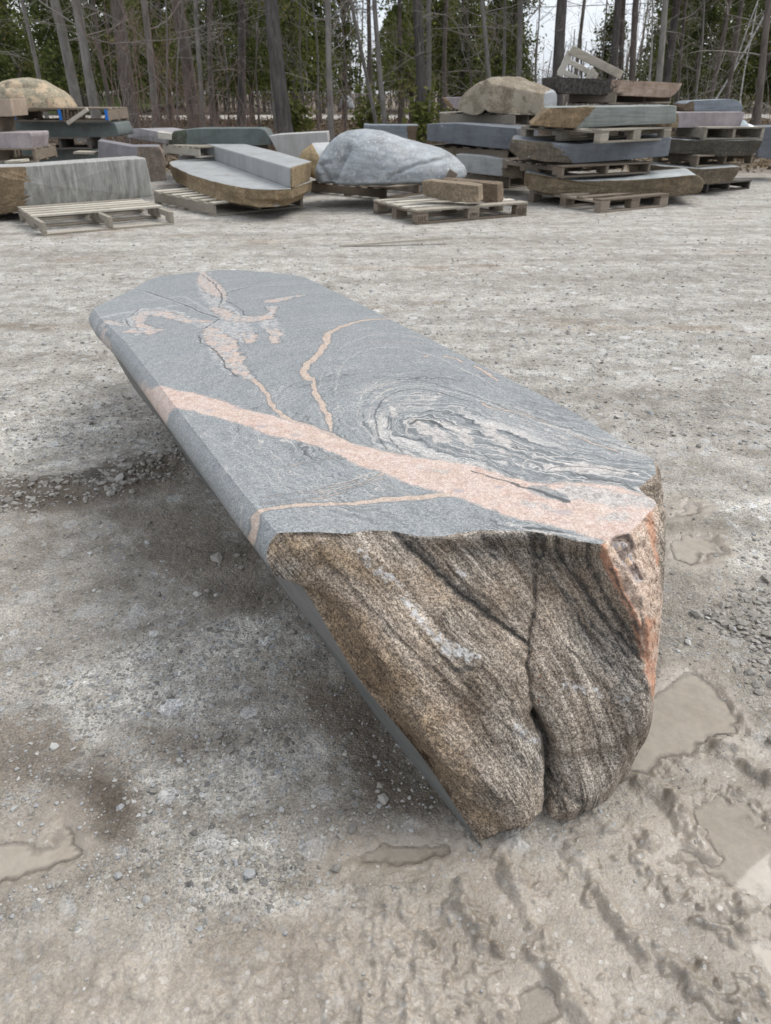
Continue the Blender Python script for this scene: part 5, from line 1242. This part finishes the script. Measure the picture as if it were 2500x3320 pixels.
xrock('stone_block', 'small tan sawn block at the left edge beside the lichened boulder', 'stone block', [(-60,216),(22,213.5),(25,230),(28,251),(-60,254)], (11.2, 11.2), .5, stonemat('tan_sawn_block', (.34,.27,.21), TAN, (1,1,1), .3), .2, .01, seed=37)
xrock('stone_block', 'rough brown block below the small tan block', 'stone block', [(-90,255),(-2,254),(-2,286),(-90,286)], (11.2, 11.2), .5, S_brown, 1, .02, seed=39)
xrock('stone_block', 'pinkish grey block at the left edge above the streaked block', 'stone block', [(-60,287),(66,286.5),(68,294),(66,323),(-60,326)], (11.0, 11.0), .6, S_pink, .15, .012, seed=38)
pallet('grey pallet under the pinkish grey block at the left edge', (28,349), (10,343), (30,349), 10.8, W_brown, 'stringer', notch=False, LW=(.05, 1.0)) if False else None
o, T, L, Wd = pallet('brown pallet under the pinkish grey block at the left edge', (-90,352), (-100,345), (30,351), 10.9, W_brown, 'stringer', notch=False, HH=.17, LW=(1.02, 1.0))
bar((735,531), (978,514), .022, 6.9, 7.05, .035, 'stick', W_new, None); tag(bpy.data.objects['stick'], 'long thin wooden stick lying on the gravel in front of the stamped pallet', 'stick')
for k, (a, b, D) in enumerate([((20,349),(55,347), 10.6), ((165,329),(210,330), 11.9)]):
    bar(a, b, .03, D, D, .25, 'offcut', W_new, None); tag(bpy.data.objects['offcut' if k == 0 else 'offcut.001'], ['pale offcut board beside the brown pallet at the left edge', 'pale offcut board behind the top edge of the streaked block'][k], 'board')
# small stone spacer under the overhang of the bench
xrock('stone_offcut', 'small purple stone offcut tucked under the overhang of the big bench', 'stone offcut', [(618,1258),(640,1262),(660,1285),(640,1281),(628,1276)], (1.70, 1.66), .08, S_purple, 0.3, .004, bev=.003)
# ================================================================== ROAD, LAWN, FOREST
m = M('far_road_gravel'); co = m.coord()
MROAD = m.fin(m.ramp(m.noise(co, 2, 5, .7), [(.3, (.27,.25,.225)), (.7, (.36,.335,.305))]), .95)
rx = np.linspace(-90, 90, 60)
ry = 44 + 1.2 * np.sin(rx * .06)
tag(mk('road', np.vstack([np.c_[rx, ry - 3.2, np.full(60, .03)], np.c_[rx, ry + 5.5, np.full(60, .03)]]), gridfaces(2, 60), MROAD), kind='structure')
m = M('lawn_grass'); co = m.coord()
MLAWN = m.fin(m.ramp(m.noise(co, 3, 6, .7), [(.3, (.06,.095,.02)), (.7, (.115,.155,.04))]), .9, m.bump(m.noise(co, 30, 4), .8, .05))
gx, gy = np.meshgrid(np.linspace(-56, -16, 40), np.linspace(52, 80, 24))
gz = .03 + .9 * sstep(52, 78, gy) + .05 * np.sin(gx)
tag(mk('lawn', np.stack([gx, gy, gz], -1).reshape(-1, 3), gridfaces(24, 40), MLAWN), kind='structure')
# ------------------------------------------------------------------ bark, needles
def bark(name, a, b, sc=1.0):
    m = M(name); co = m.coord()
    n1 = m.noise(m.mapv(co, (14 * sc, 14 * sc, 2.6)), 1.0, 5, .68, .5)
    n2 = m.noise(co, 3, 4, .6)
    c = m.mix(m.math('MULTIPLY', n2, .6), m.ramp(n1, [(.34, a), (.64, b)]), tuple(x * .6 for x in b))
    return m.fin(c, .95, m.bump(n1, .8, .03), .1)
B_dark = bark('dark_pine_bark', (.048,.043,.041), (.155,.138,.130))
B_grey = bark('grey_bark', (.115,.105,.094), (.30,.28,.256), .6)
B_red = bark('reddish_brown_bark', (.078,.064,.056), (.215,.182,.162))
B_brown = bark('brown_bark', (.07,.06,.052), (.20,.172,.152))
m = M('birch_bark'); co = m.coord()
B_birch = m.fin(m.mix(m.ss(m.noise(m.mapv(co, (4, 4, 14)), 1.5, 4, .7), .56, .62), (.58, .57, .56), (.06, .055, .05)), .8)
B_twig = M('twig_bark').fin((.26, .232, .21), .95, spec=.1)
B_rtwig = M('red_twig_bark').fin((.20, .142, .118), .95, spec=.1)
def leafmat(name, stops):
    m = M(name)
    c = m.ramp(m.attr('rnd'), stops)
    d = m.n('BsdfTranslucent', {0: c}); 
    mixs = m.n('MixShader', {0: .35}); m.nt.links.new(m.b.outputs[0], mixs.inputs[1]); m.nt.links.new(d.outputs[0], mixs.inputs[2])
    m.nt.links.new(mixs.outputs[0], m.out.inputs[0])
    return m.fin(c, .8, spec=.15)
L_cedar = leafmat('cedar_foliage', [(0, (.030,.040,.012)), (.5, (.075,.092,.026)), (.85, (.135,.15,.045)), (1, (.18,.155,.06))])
L_light = leafmat('bright_cedar_foliage', [(0, (.05,.066,.018)), (.5, (.13,.15,.04)), (1, (.25,.245,.085))])
L_pine = leafmat('pine_needles', [(0, (.015,.026,.010)), (.6, (.035,.055,.02)), (1, (.07,.085,.03))])
class Tubes:
    def __init__(s): s.V, s.F, s.n = [], [], 0
    def add(s, pts, rads, sides=5):
        pts = np.asarray(pts, float); rads = np.asarray(rads, float)
        d = np.gradient(pts, axis=0); d /= np.linalg.norm(d, axis=1, keepdims=True) + 1e-9
        ref = np.array([1, 0, 0]) if abs(d[:, 0]).mean() < .8 else np.array([0, 1, 0])
        a = np.cross(d, ref); a /= np.linalg.norm(a, axis=1, keepdims=True) + 1e-9; b = np.cross(d, a)
        th = np.linspace(0, 2 * math.pi, sides, endpoint=False)
        R = pts[:, None] + rads[:, None, None] * (np.cos(th)[None, :, None] * a[:, None] + np.sin(th)[None, :, None] * b[:, None])
        s.V.append(R.reshape(-1, 3)); s.F.append(gridfaces(len(pts), sides, True)[:, ::-1] + s.n); s.n += len(pts) * sides
    def build(s, name, mat, parent=None, **k): return mk(name, np.vstack(s.V), np.vstack(s.F), mat, parent, **k)
R_ = np.random.default_rng(77)
def limb(T, p, d, L, r, depth, sides=4, kids=4, droop=0.0):
    n = 6
    pts = [np.array(p, float)]; d = np.array(d, float); d /= np.linalg.norm(d)
    for i in range(n):
        d = d + R_.normal(0, .13, 3) + np.array([0, 0, droop]); d /= np.linalg.norm(d)
        pts.append(pts[-1] + d * L / n)
    T.add(pts, np.linspace(r, r * .3, n + 1), sides)
    if depth > 0:
        for k in range(kids):
            i = R_.integers(1, n + 1); dd = d + R_.normal(0, .65, 3)
            limb(T, pts[i], dd, L * R_.uniform(.35, .6), max(r * .5, .004), depth - 1, 3, max(2, kids - 1), droop)
def trunk_mesh(base, topv, H_, r0, curve=0.15, sides=18, rings=40):
    ax = np.array(topv, float); t = np.linspace(0, 1, rings)
    t = t ** 1.5
    ph = R_.uniform(0, 6.28)
    c = np.array(base)[None] + ax[None] * (t * H_)[:, None]
    c[:, 0] += curve * np.sin(t * 9 + ph) * np.minimum(t * 4, 1) * .4; c[:, 1] += curve * np.cos(t * 7 + ph) * np.minimum(t * 4, 1) * .4
    r = r0 * (1 - .72 * t) * (1 + .55 * np.exp(-t * H_ / .28))
    th = np.linspace(0, 2 * math.pi, sides, endpoint=False)
    R = np.zeros((rings, sides, 3))
    R[..., 0] = c[:, None, 0] + r[:, None] * np.cos(th); R[..., 1] = c[:, None, 1] + r[:, None] * np.sin(th); R[..., 2] = c[:, None, 2]
    q = R.reshape(-1, 3); nn = fbm(q * np.array([1, 1, .35]), 9, 3, 701) * r0 * .10
    cc = np.repeat(c, sides, 0); dv = q - cc; dv[:, 2] = 0; dv /= np.linalg.norm(dv, axis=1, keepdims=True) + 1e-9
    q = q + dv * nn[:, None]
    return q, gridfaces(rings, sides, True), c, r
def leafmesh(C, size, rnd, droop=.5, per=1):
    """one small bent spray (two triangles) at each centre"""
    n = len(C)
    a = R_.normal(0, 1, (n, 3)); a[:, 2] = a[:, 2] * .6 - droop; a /= np.linalg.norm(a, axis=1, keepdims=True)
    b = R_.normal(0, 1, (n, 3)); b -= a * (a * b).sum(1, keepdims=True); b /= np.linalg.norm(b, axis=1, keepdims=True)
    s = (size * R_.uniform(.5, 1.35, n))[:, None]
    V = np.stack([C - a * s * .5, C + b * s * .28, C + a * s * .6, C - b * s * .28], 1).reshape(-1, 3)
    F = np.arange(n * 4).reshape(-1, 4)
    return V, F, np.repeat(np.clip(rnd, 0, 1), 4)
def uvbase(u, D, v=None): return atz(u, 0, 0) * 0 + np.array([ray(u, 260)[0] / ray(u, 260)[1] * D, D, 0.0])
def tree(name, label, u0, v0, u1, wpx, D, mat, kind='bare', H_=12.0, group=None, nlimb=6, low=1.6):
    b = aty(u0, v0, D); b = np.array([b[0], D, 0.0])
    # foot: follow the seen axis down to the ground
    P1 = aty(u1, 0, D); P0 = aty(u0, v0, D)
    sl = (P1 - P0) / max(P1[2] - P0[2], .2)
    foot = P0 - sl * (P0[2])
    foot = np.array([foot[0], D, -.03])
    depth = D * CT + H * ST
    r0 = wpx / 2 * depth / FPX * 1.02
    ax = np.array([sl[0], R_.normal(0, .01), 1.0])
    o = thing(name, label, 'tree', tuple(foot), group)
    q, f, c, r = trunk_mesh(foot, ax, H_, r0)
    mk('trunk', q, f, mat, o)
    for k in range(nlimb):
        i = int(R_.integers(6, len(c) - 1))
        if c[i, 2] < low: continue
        T = Tubes()
        a = R_.uniform(0, 6.28)
        limb(T, c[i], (math.cos(a), math.sin(a), R_.uniform(.1, .8)), R_.uniform(.7, 1.9) * (1.2 if kind == 'bare' else .8), max(.009, min(r[i] * .22, .022)), 2, 4, 5, .02 if kind == 'bare' else -.04)
        T.build('branch', B_twig, o, smooth=False)
    for k in range(6):                         # dead snags low on the stem
        T = Tubes(); zz = R_.uniform(.8, 4.5); i = int(np.argmin(abs(c[:, 2] - zz))); a = R_.uniform(0, 6.28)
        limb(T, c[i], (math.cos(a), math.sin(a), R_.uniform(-.2, .25)), R_.uniform(.3, 1.3), .007, 1, 3, 4)
        T.build('branch', B_twig, o, smooth=False)
    if kind == 'pine':
        Cc = []
        for k in range(26):
            t = R_.uniform(.5, 1); i = int(t * (len(c) - 1)); a = R_.uniform(0, 6.28); L_ = (1.15 - t) * 4.0
            p = c[i] + np.array([math.cos(a), math.sin(a), .1]) * L_ * R_.uniform(.4, 1)
            Cc.append(p + R_.normal(0, .35, (40, 3)) * np.array([1, 1, .5]))
        V, F, rn = leafmesh(np.vstack(Cc), .34, R_.random(26 * 40), .1)
        mk('crown', V, F, L_pine, o, smooth=False, attrs={'rnd': rn})
    return o
TR = [ # label, u foot, v foot, u at top of frame, width, distance, bark, kind
 ('thin grey tree rising behind the lichened boulder', 85, 170, 53, 9, 24, B_grey, 'bare'),
 ('leaning grey tree just right of the lichened boulder, the first of two', 167, 235, 119, 22, 21, B_grey, 'bare'),
 ('pale grey leaning tree right of the boulder, against the green lawn', 207, 255, 158, 20, 19.5, B_grey, 'bare'),
 ('thin dark tree at the right end of the green lawn', 241, 238, 200, 9, 27, B_brown, 'bare'),
 ('wide reddish brown tree behind the bare red shrubs at left', 289, 268, 250, 30, 22, B_red, 'pine'),
 ('grey tree with a slight bend among the red shrubs', 335, 255, 308, 15, 21, B_grey, 'bare'),
 ('thick brown tree just right of the red shrubs', 418, 245, 381, 29, 25, B_red, 'pine'),
 ('slim pale tree beside the thick brown tree', 439, 255, 427, 10, 20, B_grey, 'bare'),
 ('shaded brown tree between the slim pale tree and the dark pine', 460, 235, 452, 13, 31, B_brown, 'pine'),
 ('dark straight pine in deep shade left of the leaning black pine', 522, 250, 518, 18, 30, B_dark, 'pine'),
 ('slim grey tree close beside the leaning black pine', 594, 248, 574, 8, 24, B_grey, 'bare'),
 ('thick nearly black leaning pine behind the pale upright slab', 618, 284, 584, 33, 19, B_dark, 'pine'),
 ('straight grey tree above the pale upright slab', 715, 282, 713, 13, 19, B_grey, 'bare'),
 ('grey tree leaning left above the whale shaped boulder', 812, 263, 764, 8, 22, B_grey, 'bare'),
 ('thin dark upright tree behind the grey leaning pair', 797, 248, 800, 10, 27, B_brown, 'pine'),
 ('light grey tree leaning left beside the grey block with pale top', 833, 266, 807, 11, 21, B_grey, 'bare'),
 ('thick dark pine left of the tan boulder', 912, 264, 907, 22, 21.5, B_dark, 'pine'),
 ('greyer pine touching the thick dark pine', 925, 264, 923, 12, 22.5, B_grey, 'bare'),
 ('dark slim tree between the thick dark pine and the tan boulder', 961, 240, 965, 10, 27, B_brown, 'pine'),
 ('grey tree leaning left behind the tan boulder', 1056, 200, 1043, 11, 22, B_grey, 'bare'),
 ('thin grey tree above the top of the tan boulder', 1086, 200, 1087, 7, 25, B_grey, 'bare'),
 ('grey tree right of the tan boulder top against the sky', 1118, 200, 1121, 13, 23, B_grey, 'bare'),
 ('thick dark tree left of the leaning pallet frame', 1205, 200, 1218, 24, 21, B_dark, 'pine'),
 ('dark tree right of the leaning pallet frame', 1319, 200, 1331, 17, 22, B_dark, 'pine'),
 ('slimmer dark tree beside the dark tree right of the frame', 1342, 200, 1352, 11, 24, B_brown, 'pine'),
 ('reddish barked tree between the dark trees and the grey leaning one', 1364, 200, 1377, 14, 23, B_red, 'pine'),
 ('pale grey tree leaning right above the pink slab', 1420, 200, 1443, 14, 20, B_grey, 'bare'),
 ('dark tree directly behind the pale grey leaning tree', 1437, 200, 1459, 18, 24, B_dark, 'pine'),
 ('dark leaning tree above the left end of the blue banded stone', 1532, 220, 1577, 11, 24, B_brown, 'pine'),
 ('second dark leaning tree above the blue banded stone', 1566, 230, 1607, 11, 25, B_brown, 'pine'),
 ('thin dark tree left of the blue banded stone', 1462, 240, 1478, 8, 26, B_brown, 'bare'),
 ('brown tree at the right edge behind the dark sawn block', 1634, 282, 1664, 15, 19, B_brown, 'bare'),
 ('dim tree at the far left edge behind the lichened boulder', -4, 230, -30, 10, 26, B_brown, 'pine'),
]
for lb, u0, v0, u1, w_, D, mt, kd in TR:
    tree('pine_tree' if kd == 'pine' else 'bare_tree', lb, u0, v0, u1, w_, D, mt, kd, group='tree trunks along the edge of the yard', H_=R_.uniform(11, 14), nlimb=10 if kd == 'bare' else 5)
for k, (lb, u0, v0, u1, D) in enumerate([('white birch stem leaning far to the right above the blue banded stone', 1545, 212, 1668, 25), ('thin white birch stem leaning below the other birch', 1560, 225, 1640, 26), ('white birch stem standing left of the pale grey leaning tree', 1401, 200, 1409, 26), ('slender birch bending at the right edge', 1600, 220, 1632, 27)]):
    tree('birch_tree', lb, u0, v0, u1, [4.5, 3, 4.5, 3][k], D, B_birch, 'bare', H_=8, group='birch stems', nlimb=5)
for k, (u0, u1, D) in enumerate([(659, 649, 21), (690, 674, 22), (745, 742, 20), (385, 392, 20), (492, 480, 21), (365, 350, 19), (1025, 1010, 24), (1300, 1308, 26), (1250, 1262, 30), (1160, 1163, 30), (560, 556, 24), (1500, 1520, 23)]):
    lb = ['slim sapling in the gap right of the leaning black pine', 'forked slim sapling left of the straight grey tree', 'crooked sapling right of the straight grey tree', 'slim sapling in front of the thick brown tree', 'slim sapling left of the dark straight pine', 'sapling between the bent grey tree and the thick brown tree', 'slim sapling just above the left of the tan boulder', 'thin sapling seen through the leaning pallet frame', 'thin sapling above the top of the leaning pallet frame', 'thin sapling against the sky right of the tan boulder', 'thin sapling left of the leaning black pine', 'thin sapling left of the dark leaning trees on the right'][k]
    tree('sapling', lb, u0, 262, u1, 4.5, D, B_grey if k % 2 else B_brown, 'bare', H_=6.5, group='saplings along the edge of the yard', nlimb=9, low=.8)
# ------------------------------------------------------------------ cedars
def cedar(label, u, D, Hc, wid, mat, dens=1.0, z0=1.25, gap=0.0):
    b = uvbase(u, D)
    o = thing('cedar_tree', label, 'tree', tuple(b), 'cedars behind the yard')
    q, f, c, r = trunk_mesh(b, (R_.normal(0, .02), 0, 1), Hc, .11, .1, 10, 20)
    mk('trunk', q, f, B_brown, o)
    C = []; rn = []
    nbr = int(95 * dens)
    for k in range(nbr):
        t = R_.random() ** 1.25; z = z0 + (Hc - z0) * t
        a = R_.uniform(0, 6.28); L_ = wid * (1 - t) ** .7 * R_.uniform(.35, 1.15) + .15
        m_ = 96
        s = R_.random(m_) ** .7
        p = np.stack([b[0] + math.cos(a) * L_ * s, b[1] + math.sin(a) * L_ * s, z + .15 * s * L_ - .42 * s * s * L_], -1) + R_.normal(0, .13, (m_, 3)) * (0.5 + s[:, None])
        C.append(p); rn.append(np.clip(.15 + .5 * s + R_.normal(0, .2) + R_.normal(0, .12, m_), 0, 1))  # shade inside the crown put into the colour: sprays darken toward the trunk
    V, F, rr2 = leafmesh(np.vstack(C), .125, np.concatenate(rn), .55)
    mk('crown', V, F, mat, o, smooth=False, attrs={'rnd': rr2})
CE = [('dark cedar at the far left edge', 8, 30, 7, 2.0, L_cedar, 1.0), ('dark cedar behind the lichened boulder', 62, 36, 6.5, 1.6, L_cedar, .7), ('dark cedar behind the two leaning grey trees', 140, 52, 12, 2.6, L_cedar, 1.15), ('dark cedar above the green lawn', 215, 50, 12, 2.4, L_cedar, 1.1, 2.2),
 ('dark cedar behind the wide reddish tree', 270, 38, 9, 2.2, L_cedar, 1.1), ('yellowish cedar among the red shrubs', 345, 33, 8, 1.6, L_light, .8), ('dark cedar left of the thick brown tree', 372, 39, 9, 2.2, L_cedar, 1.0), ('dark cedar behind the shaded brown tree', 470, 37, 9.5, 2.3, L_cedar, 1.2),
 ('dark cedar between the dark pines', 545, 35, 9, 2.1, L_cedar, 1.1), ('green cedar right of the leaning black pine', 640, 33, 8, 1.8, L_light, .9), ('dark cedar left of the straight grey tree', 690, 37, 9, 2.0, L_cedar, 1.0), ('thin dark cedar right of the straight grey tree', 745, 38, 7.5, 1.5, L_cedar, .6),
 ('bright green cedar right of the light grey leaning tree', 866, 33, 8.5, 1.5, L_light, .65), ('pale cedar left of the thick dark pine', 890, 36, 7, 1.2, L_light, .5), ('cedar right of the thick dark pine', 948, 36, 7, 1.3, L_light, .6), ('dark cedar above the left of the tan boulder', 1000, 36, 6.5, 1.4, L_cedar, .6), ('small cedar above the top of the tan boulder', 1064, 37, 6, 1.2, L_cedar, .5), ('cedar with its right side against the open sky', 1098, 33, 6.6, 1.4, L_cedar, .6),
 ('low cedar right of the leaning pallet frame', 1300, 36, 4, 1.1, L_cedar, .5), ('dark cedar behind the pale grey leaning tree', 1425, 37, 7.5, 1.7, L_cedar, .8), ('tall dark cedar right of the pale grey leaning tree', 1484, 31, 8.5, 1.9, L_cedar, 1.1), ('dark cedar above the blue banded stone', 1548, 35, 8, 1.8, L_cedar, .9), ('dark cedar above the far right block', 1630, 29, 8, 1.9, L_cedar, 1.1), ('dark cedar filling the right edge', 1690, 31, 8.5, 2.0, L_cedar, 1.1)]
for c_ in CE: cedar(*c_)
# low young pines by the yard edge
for k, (u, D, lb) in enumerate([(640, 20, 'young pine at the foot of the leaning black pine'), (917, 20.5, 'young pine at the foot of the thick dark pine'), (795, 23, 'small young pine between the grey leaning pair')]):
    b = uvbase(u, D); o = thing('young_pine', lb, 'tree', tuple(b), 'young pines')
    q, f, c, r = trunk_mesh(b, (0, 0, 1), 1.5, .025, .02, 8, 8); mk('trunk', q, f, B_brown, o)
    C = b + R_.normal(0, 1, (420, 3)) * np.array([.2, .2, .28]) + np.array([0, 0, .6])
    V, F, rn = leafmesh(C, .17, R_.random(420) * .8 + .2, -.2); mk('crown', V, F, L_light, o, smooth=False, attrs={'rnd': rn})
# ------------------------------------------------------------------ shrubs
def shrub(label, u, D, n, hh, spread, mat, lean=0.0):
    b = uvbase(u, D); T = Tubes()
    for k in range(int(n * .42)):
        p = b + np.array([R_.normal(0, spread * .3), R_.normal(0, .3), -.02]); d = np.array([R_.normal(lean, .20), R_.normal(0, .16), 1.0])
        limb(T, p, d, hh * R_.uniform(.5, 1.1), R_.uniform(.006, .013), 2, 4, 3)
    for k in range(int(n * .8)):
        p = b + np.array([R_.normal(0, spread * .7), R_.normal(0, .5), -.02]); limb(T, p, (R_.normal(0, .35), R_.normal(0, .3), 1), min(hh * .4, 1.1) * R_.uniform(.4, 1), .006, 1, 3, 5)
    o = T.build('shrub', mat, None, smooth=False, origin=tuple(b)); tag(o, label, 'shrub', 'bare shrubs along the edge of the yard')
for a in [('bare red shrub left of the bent grey tree', 300, 18.5, 26, 3.6, .9, B_rtwig, -.06), ('bare red shrub around the bent grey tree', 340, 19, 24, 3.4, .8, B_rtwig, -.03), ('bare red shrub in front of the thick brown tree', 400, 18.5, 28, 2.4, 1.0, B_rtwig), ('bare shrub right of the slim pale tree', 465, 18.5, 26, 2.2, 1.0, B_rtwig), ('bare shrub left of the leaning black pine', 525, 19, 24, 2.0, .9, B_rtwig), ('low bare shrub at the left of the whale shaped boulder', 735, 19, 20, 1.3, .8, B_rtwig),
          ('bare shrub behind the purple grey block', 255, 20, 14, 2.2, .8, B_twig), ('low bare shrub right of the leaning black pine', 672, 20, 18, 1.2, .9, B_rtwig), ('pale bare shrub right of the tan boulder stack', 1180, 24, 26, 2.6, 1.5, B_twig), ('pale bare shrub behind the leaning pallet frame', 1260, 27, 26, 2.8, 1.6, B_twig), ('bare shrub behind the dark trees right of the frame', 1390, 25, 26, 3.6, 1.5, B_twig), ('bare shrub above the blue banded stone', 1510, 24, 22, 3.2, 1.4, B_twig), ('bare shrub at the far right above the dark sawn block', 1655, 20, 18, 1.6, .8, B_twig), ('low bare shrub right of the light grey leaning tree', 865, 22, 18, 1.5, .9, B_rtwig), ('bare shrub above the dark blue grey slab', 950, 24, 18, 2.2, .9, B_twig)]:
    shrub(*a)
# ------------------------------------------------------------------ far wood: a mass nobody could count
T = Tubes()
for k in range(620):
    D = R_.uniform(50, 95); u = R_.uniform(-250, 1950); b = uvbase(u, D)
    hh = R_.uniform(3.5, 9) * (1.0 if not 1120 < u < 1330 else .62)
    top = b + np.array([R_.normal(0, .5), 0, hh]); mid = (b + top) / 2 + R_.normal(0, .12, 3)
    T.add([b, mid, top], np.array([1, .7, .3]) * R_.uniform(.03, .11), 4)
    for j in range(6):
        p = b + (top - b) * R_.uniform(.15, 1); T.add([p, p + np.array([R_.normal(0, .7), R_.normal(0, .5), R_.uniform(.1, .9)])], [.018, .006], 3)
for k in range(2600):                           # brushwood
    D = R_.uniform(56, 80); u = R_.uniform(-250, 1950); b = uvbase(u, D)
    p = b + np.array([0, 0, R_.uniform(.0, .6)]); hh = R_.uniform(.6, 2.6)
    T.add([p, p + np.array([R_.normal(0, .4), R_.normal(0, .3), hh])], [.022, .007], 3)
tag(T.build('far_wood', bark('far_wood_bark', (.12,.103,.092), (.28,.25,.23)), smooth=False), 'hazy grey brown mass of bare trees and brush beyond the road', 'woodland', kind='stuff')
C = []; rn = []
for k in range(150):
    u = R_.choice([R_.uniform(-200, 60), R_.uniform(120, 720), R_.uniform(120, 720), R_.uniform(1400, 1850), R_.uniform(840, 1090)])
    D = R_.uniform(48, 75); b = uvbase(u, D); hh = R_.uniform(5, 9) * (.75 if 840 < u < 1090 else 1)
    m_ = 900
    z = R_.random(m_) ** 1.1 * hh; rad = 2.2 * (1 - z / hh) ** .6 * np.sqrt(R_.random(m_)); a = R_.uniform(0, 6.28, m_)
    C.append(np.stack([b[0] + rad * np.cos(a), b[1] + rad * np.sin(a), z + 1.3], -1)); rn.append(np.clip(R_.normal(.35, .2) + R_.normal(0, .12, m_), 0, 1))
V, F, rr2 = leafmesh(np.vstack(C), .30, np.concatenate(rn), .4)
tag(mk('far_conifers', V, F, L_cedar, smooth=False, attrs={'rnd': rr2}), 'dark evergreen mass filling the wood behind the bare trunks', 'woodland', kind='stuff')
# undergrowth at the yard edge
T = Tubes()
for k in range(2600):
    D = R_.uniform(15.5, 27); u = R_.uniform(-150, 1800); b = uvbase(u, D)
    if 1100 < u < 1450 and D < 18: continue
    hh = R_.uniform(.08, .36)
    T.add([b, b + np.array([R_.normal(0, .22), R_.normal(0, .2), hh])], [.007, .003], 3)
tag(T.build('undergrowth', B_rtwig, smooth=False), 'low brown dead undergrowth along the wood edge', 'undergrowth', kind='stuff')
n = 26000
Dl = R_.uniform(13.8, 42, n); ul = R_.uniform(-200, 1850, n)
C = np.stack([ray(ul, np.full(n, 260.))[:, 0] / ray(ul, np.full(n, 260.))[:, 1] * Dl, Dl, R_.random(n) * .10 + .01], -1)
V, F, rn = leafmesh(C, .13, R_.random(n), 0.0)
tag(mk('leaf_litter', V, F, leafmat('dead_leaves', [(0, (.06,.043,.028)), (.6, (.17,.125,.08)), (1, (.30,.24,.165))]), smooth=False, attrs={'rnd': rn}), 'dead brown leaves covering the ground under the trees', 'leaf litter', kind='stuff')
# ------------------------------------------------------------------ far things
m = M('dark_boards'); co = m.coord()
MSH = m.fin(m.ramp(m.noise(m.mapv(co, (1, 1, 14)), 2, 3), [(.35, (.035,.036,.038)), (.65, (.075,.076,.08))]), .9)
b = uvbase(112, 58); hs = thing('shed', 'dark shed far behind the leaning grey trees', 'shed', tuple(b))
x0, x1 = -1.8, 2.4; yb = 3.0
def boxm(name, c, h, mat, par):
    mb = MB(); mb.box(c, h, lambda p: p + np.array(par.location)); return mb.build(name, mat, par)
boxm('wall', (.3, 1.5, 1.5), (2.1, 1.5, 1.5), MSH, hs)
V = np.array([(-2.1,-.4,2.85),(2.7,-.4,3.0),(2.7,3.4,3.5),(-2.1,3.4,3.3),(-2.1,-.4,3.0),(2.7,-.4,3.15),(2.7,3.4,3.65),(-2.1,3.4,3.45)]) + b
mk('roof', V, [[3,2,1,0],[4,5,6,7],[0,1,5,4],[1,2,6,5],[2,3,7,6],[3,0,4,7]], MSH, hs, smooth=False)
boxm('window', (.9, -.02, 1.6), (.35, .03, .35), M('dim_glass').fin((.10,.12,.14), .15), hs)
dome('boulder', 'pale boulder far off beyond the road among the trunks', 'boulder', [(733,232),(738,214),(748,206),(758,209),(764,222),(766,236),(733,236)], 40, .9, .9, stonemat('far_boulder', (.3,.3,.3), (.22,.23,.25), (1,1,2), .3), .08, (750,230), 2.4, n=60, nr=20)
# power line
pb = uvbase(1232, 62); pole = thing('utility_pole', 'wooden utility pole far off above the leaning pallet frame', 'utility pole', tuple(pb))
T = Tubes(); T.add([pb, pb + np.array([.1, 0, 8.2])], [.15, .11], 8); T.build('pole', B_brown, pole)
MWIRE = M('wire_black').fin((.05, .05, .055), .6)
for k, (z0, z1, dz) in enumerate([(7.9, 7.9, 0), (6.5, 6.5, 0)]):
    T = Tubes(); xs = np.linspace(-30, 34, 40)
    T.add(np.stack([pb[0] + xs, np.full(40, 62.0) - xs * .35, z0 + .0010 * xs * xs - .1], -1), np.full(40, .022), 4)
    T.build('wire', MWIRE, pole)
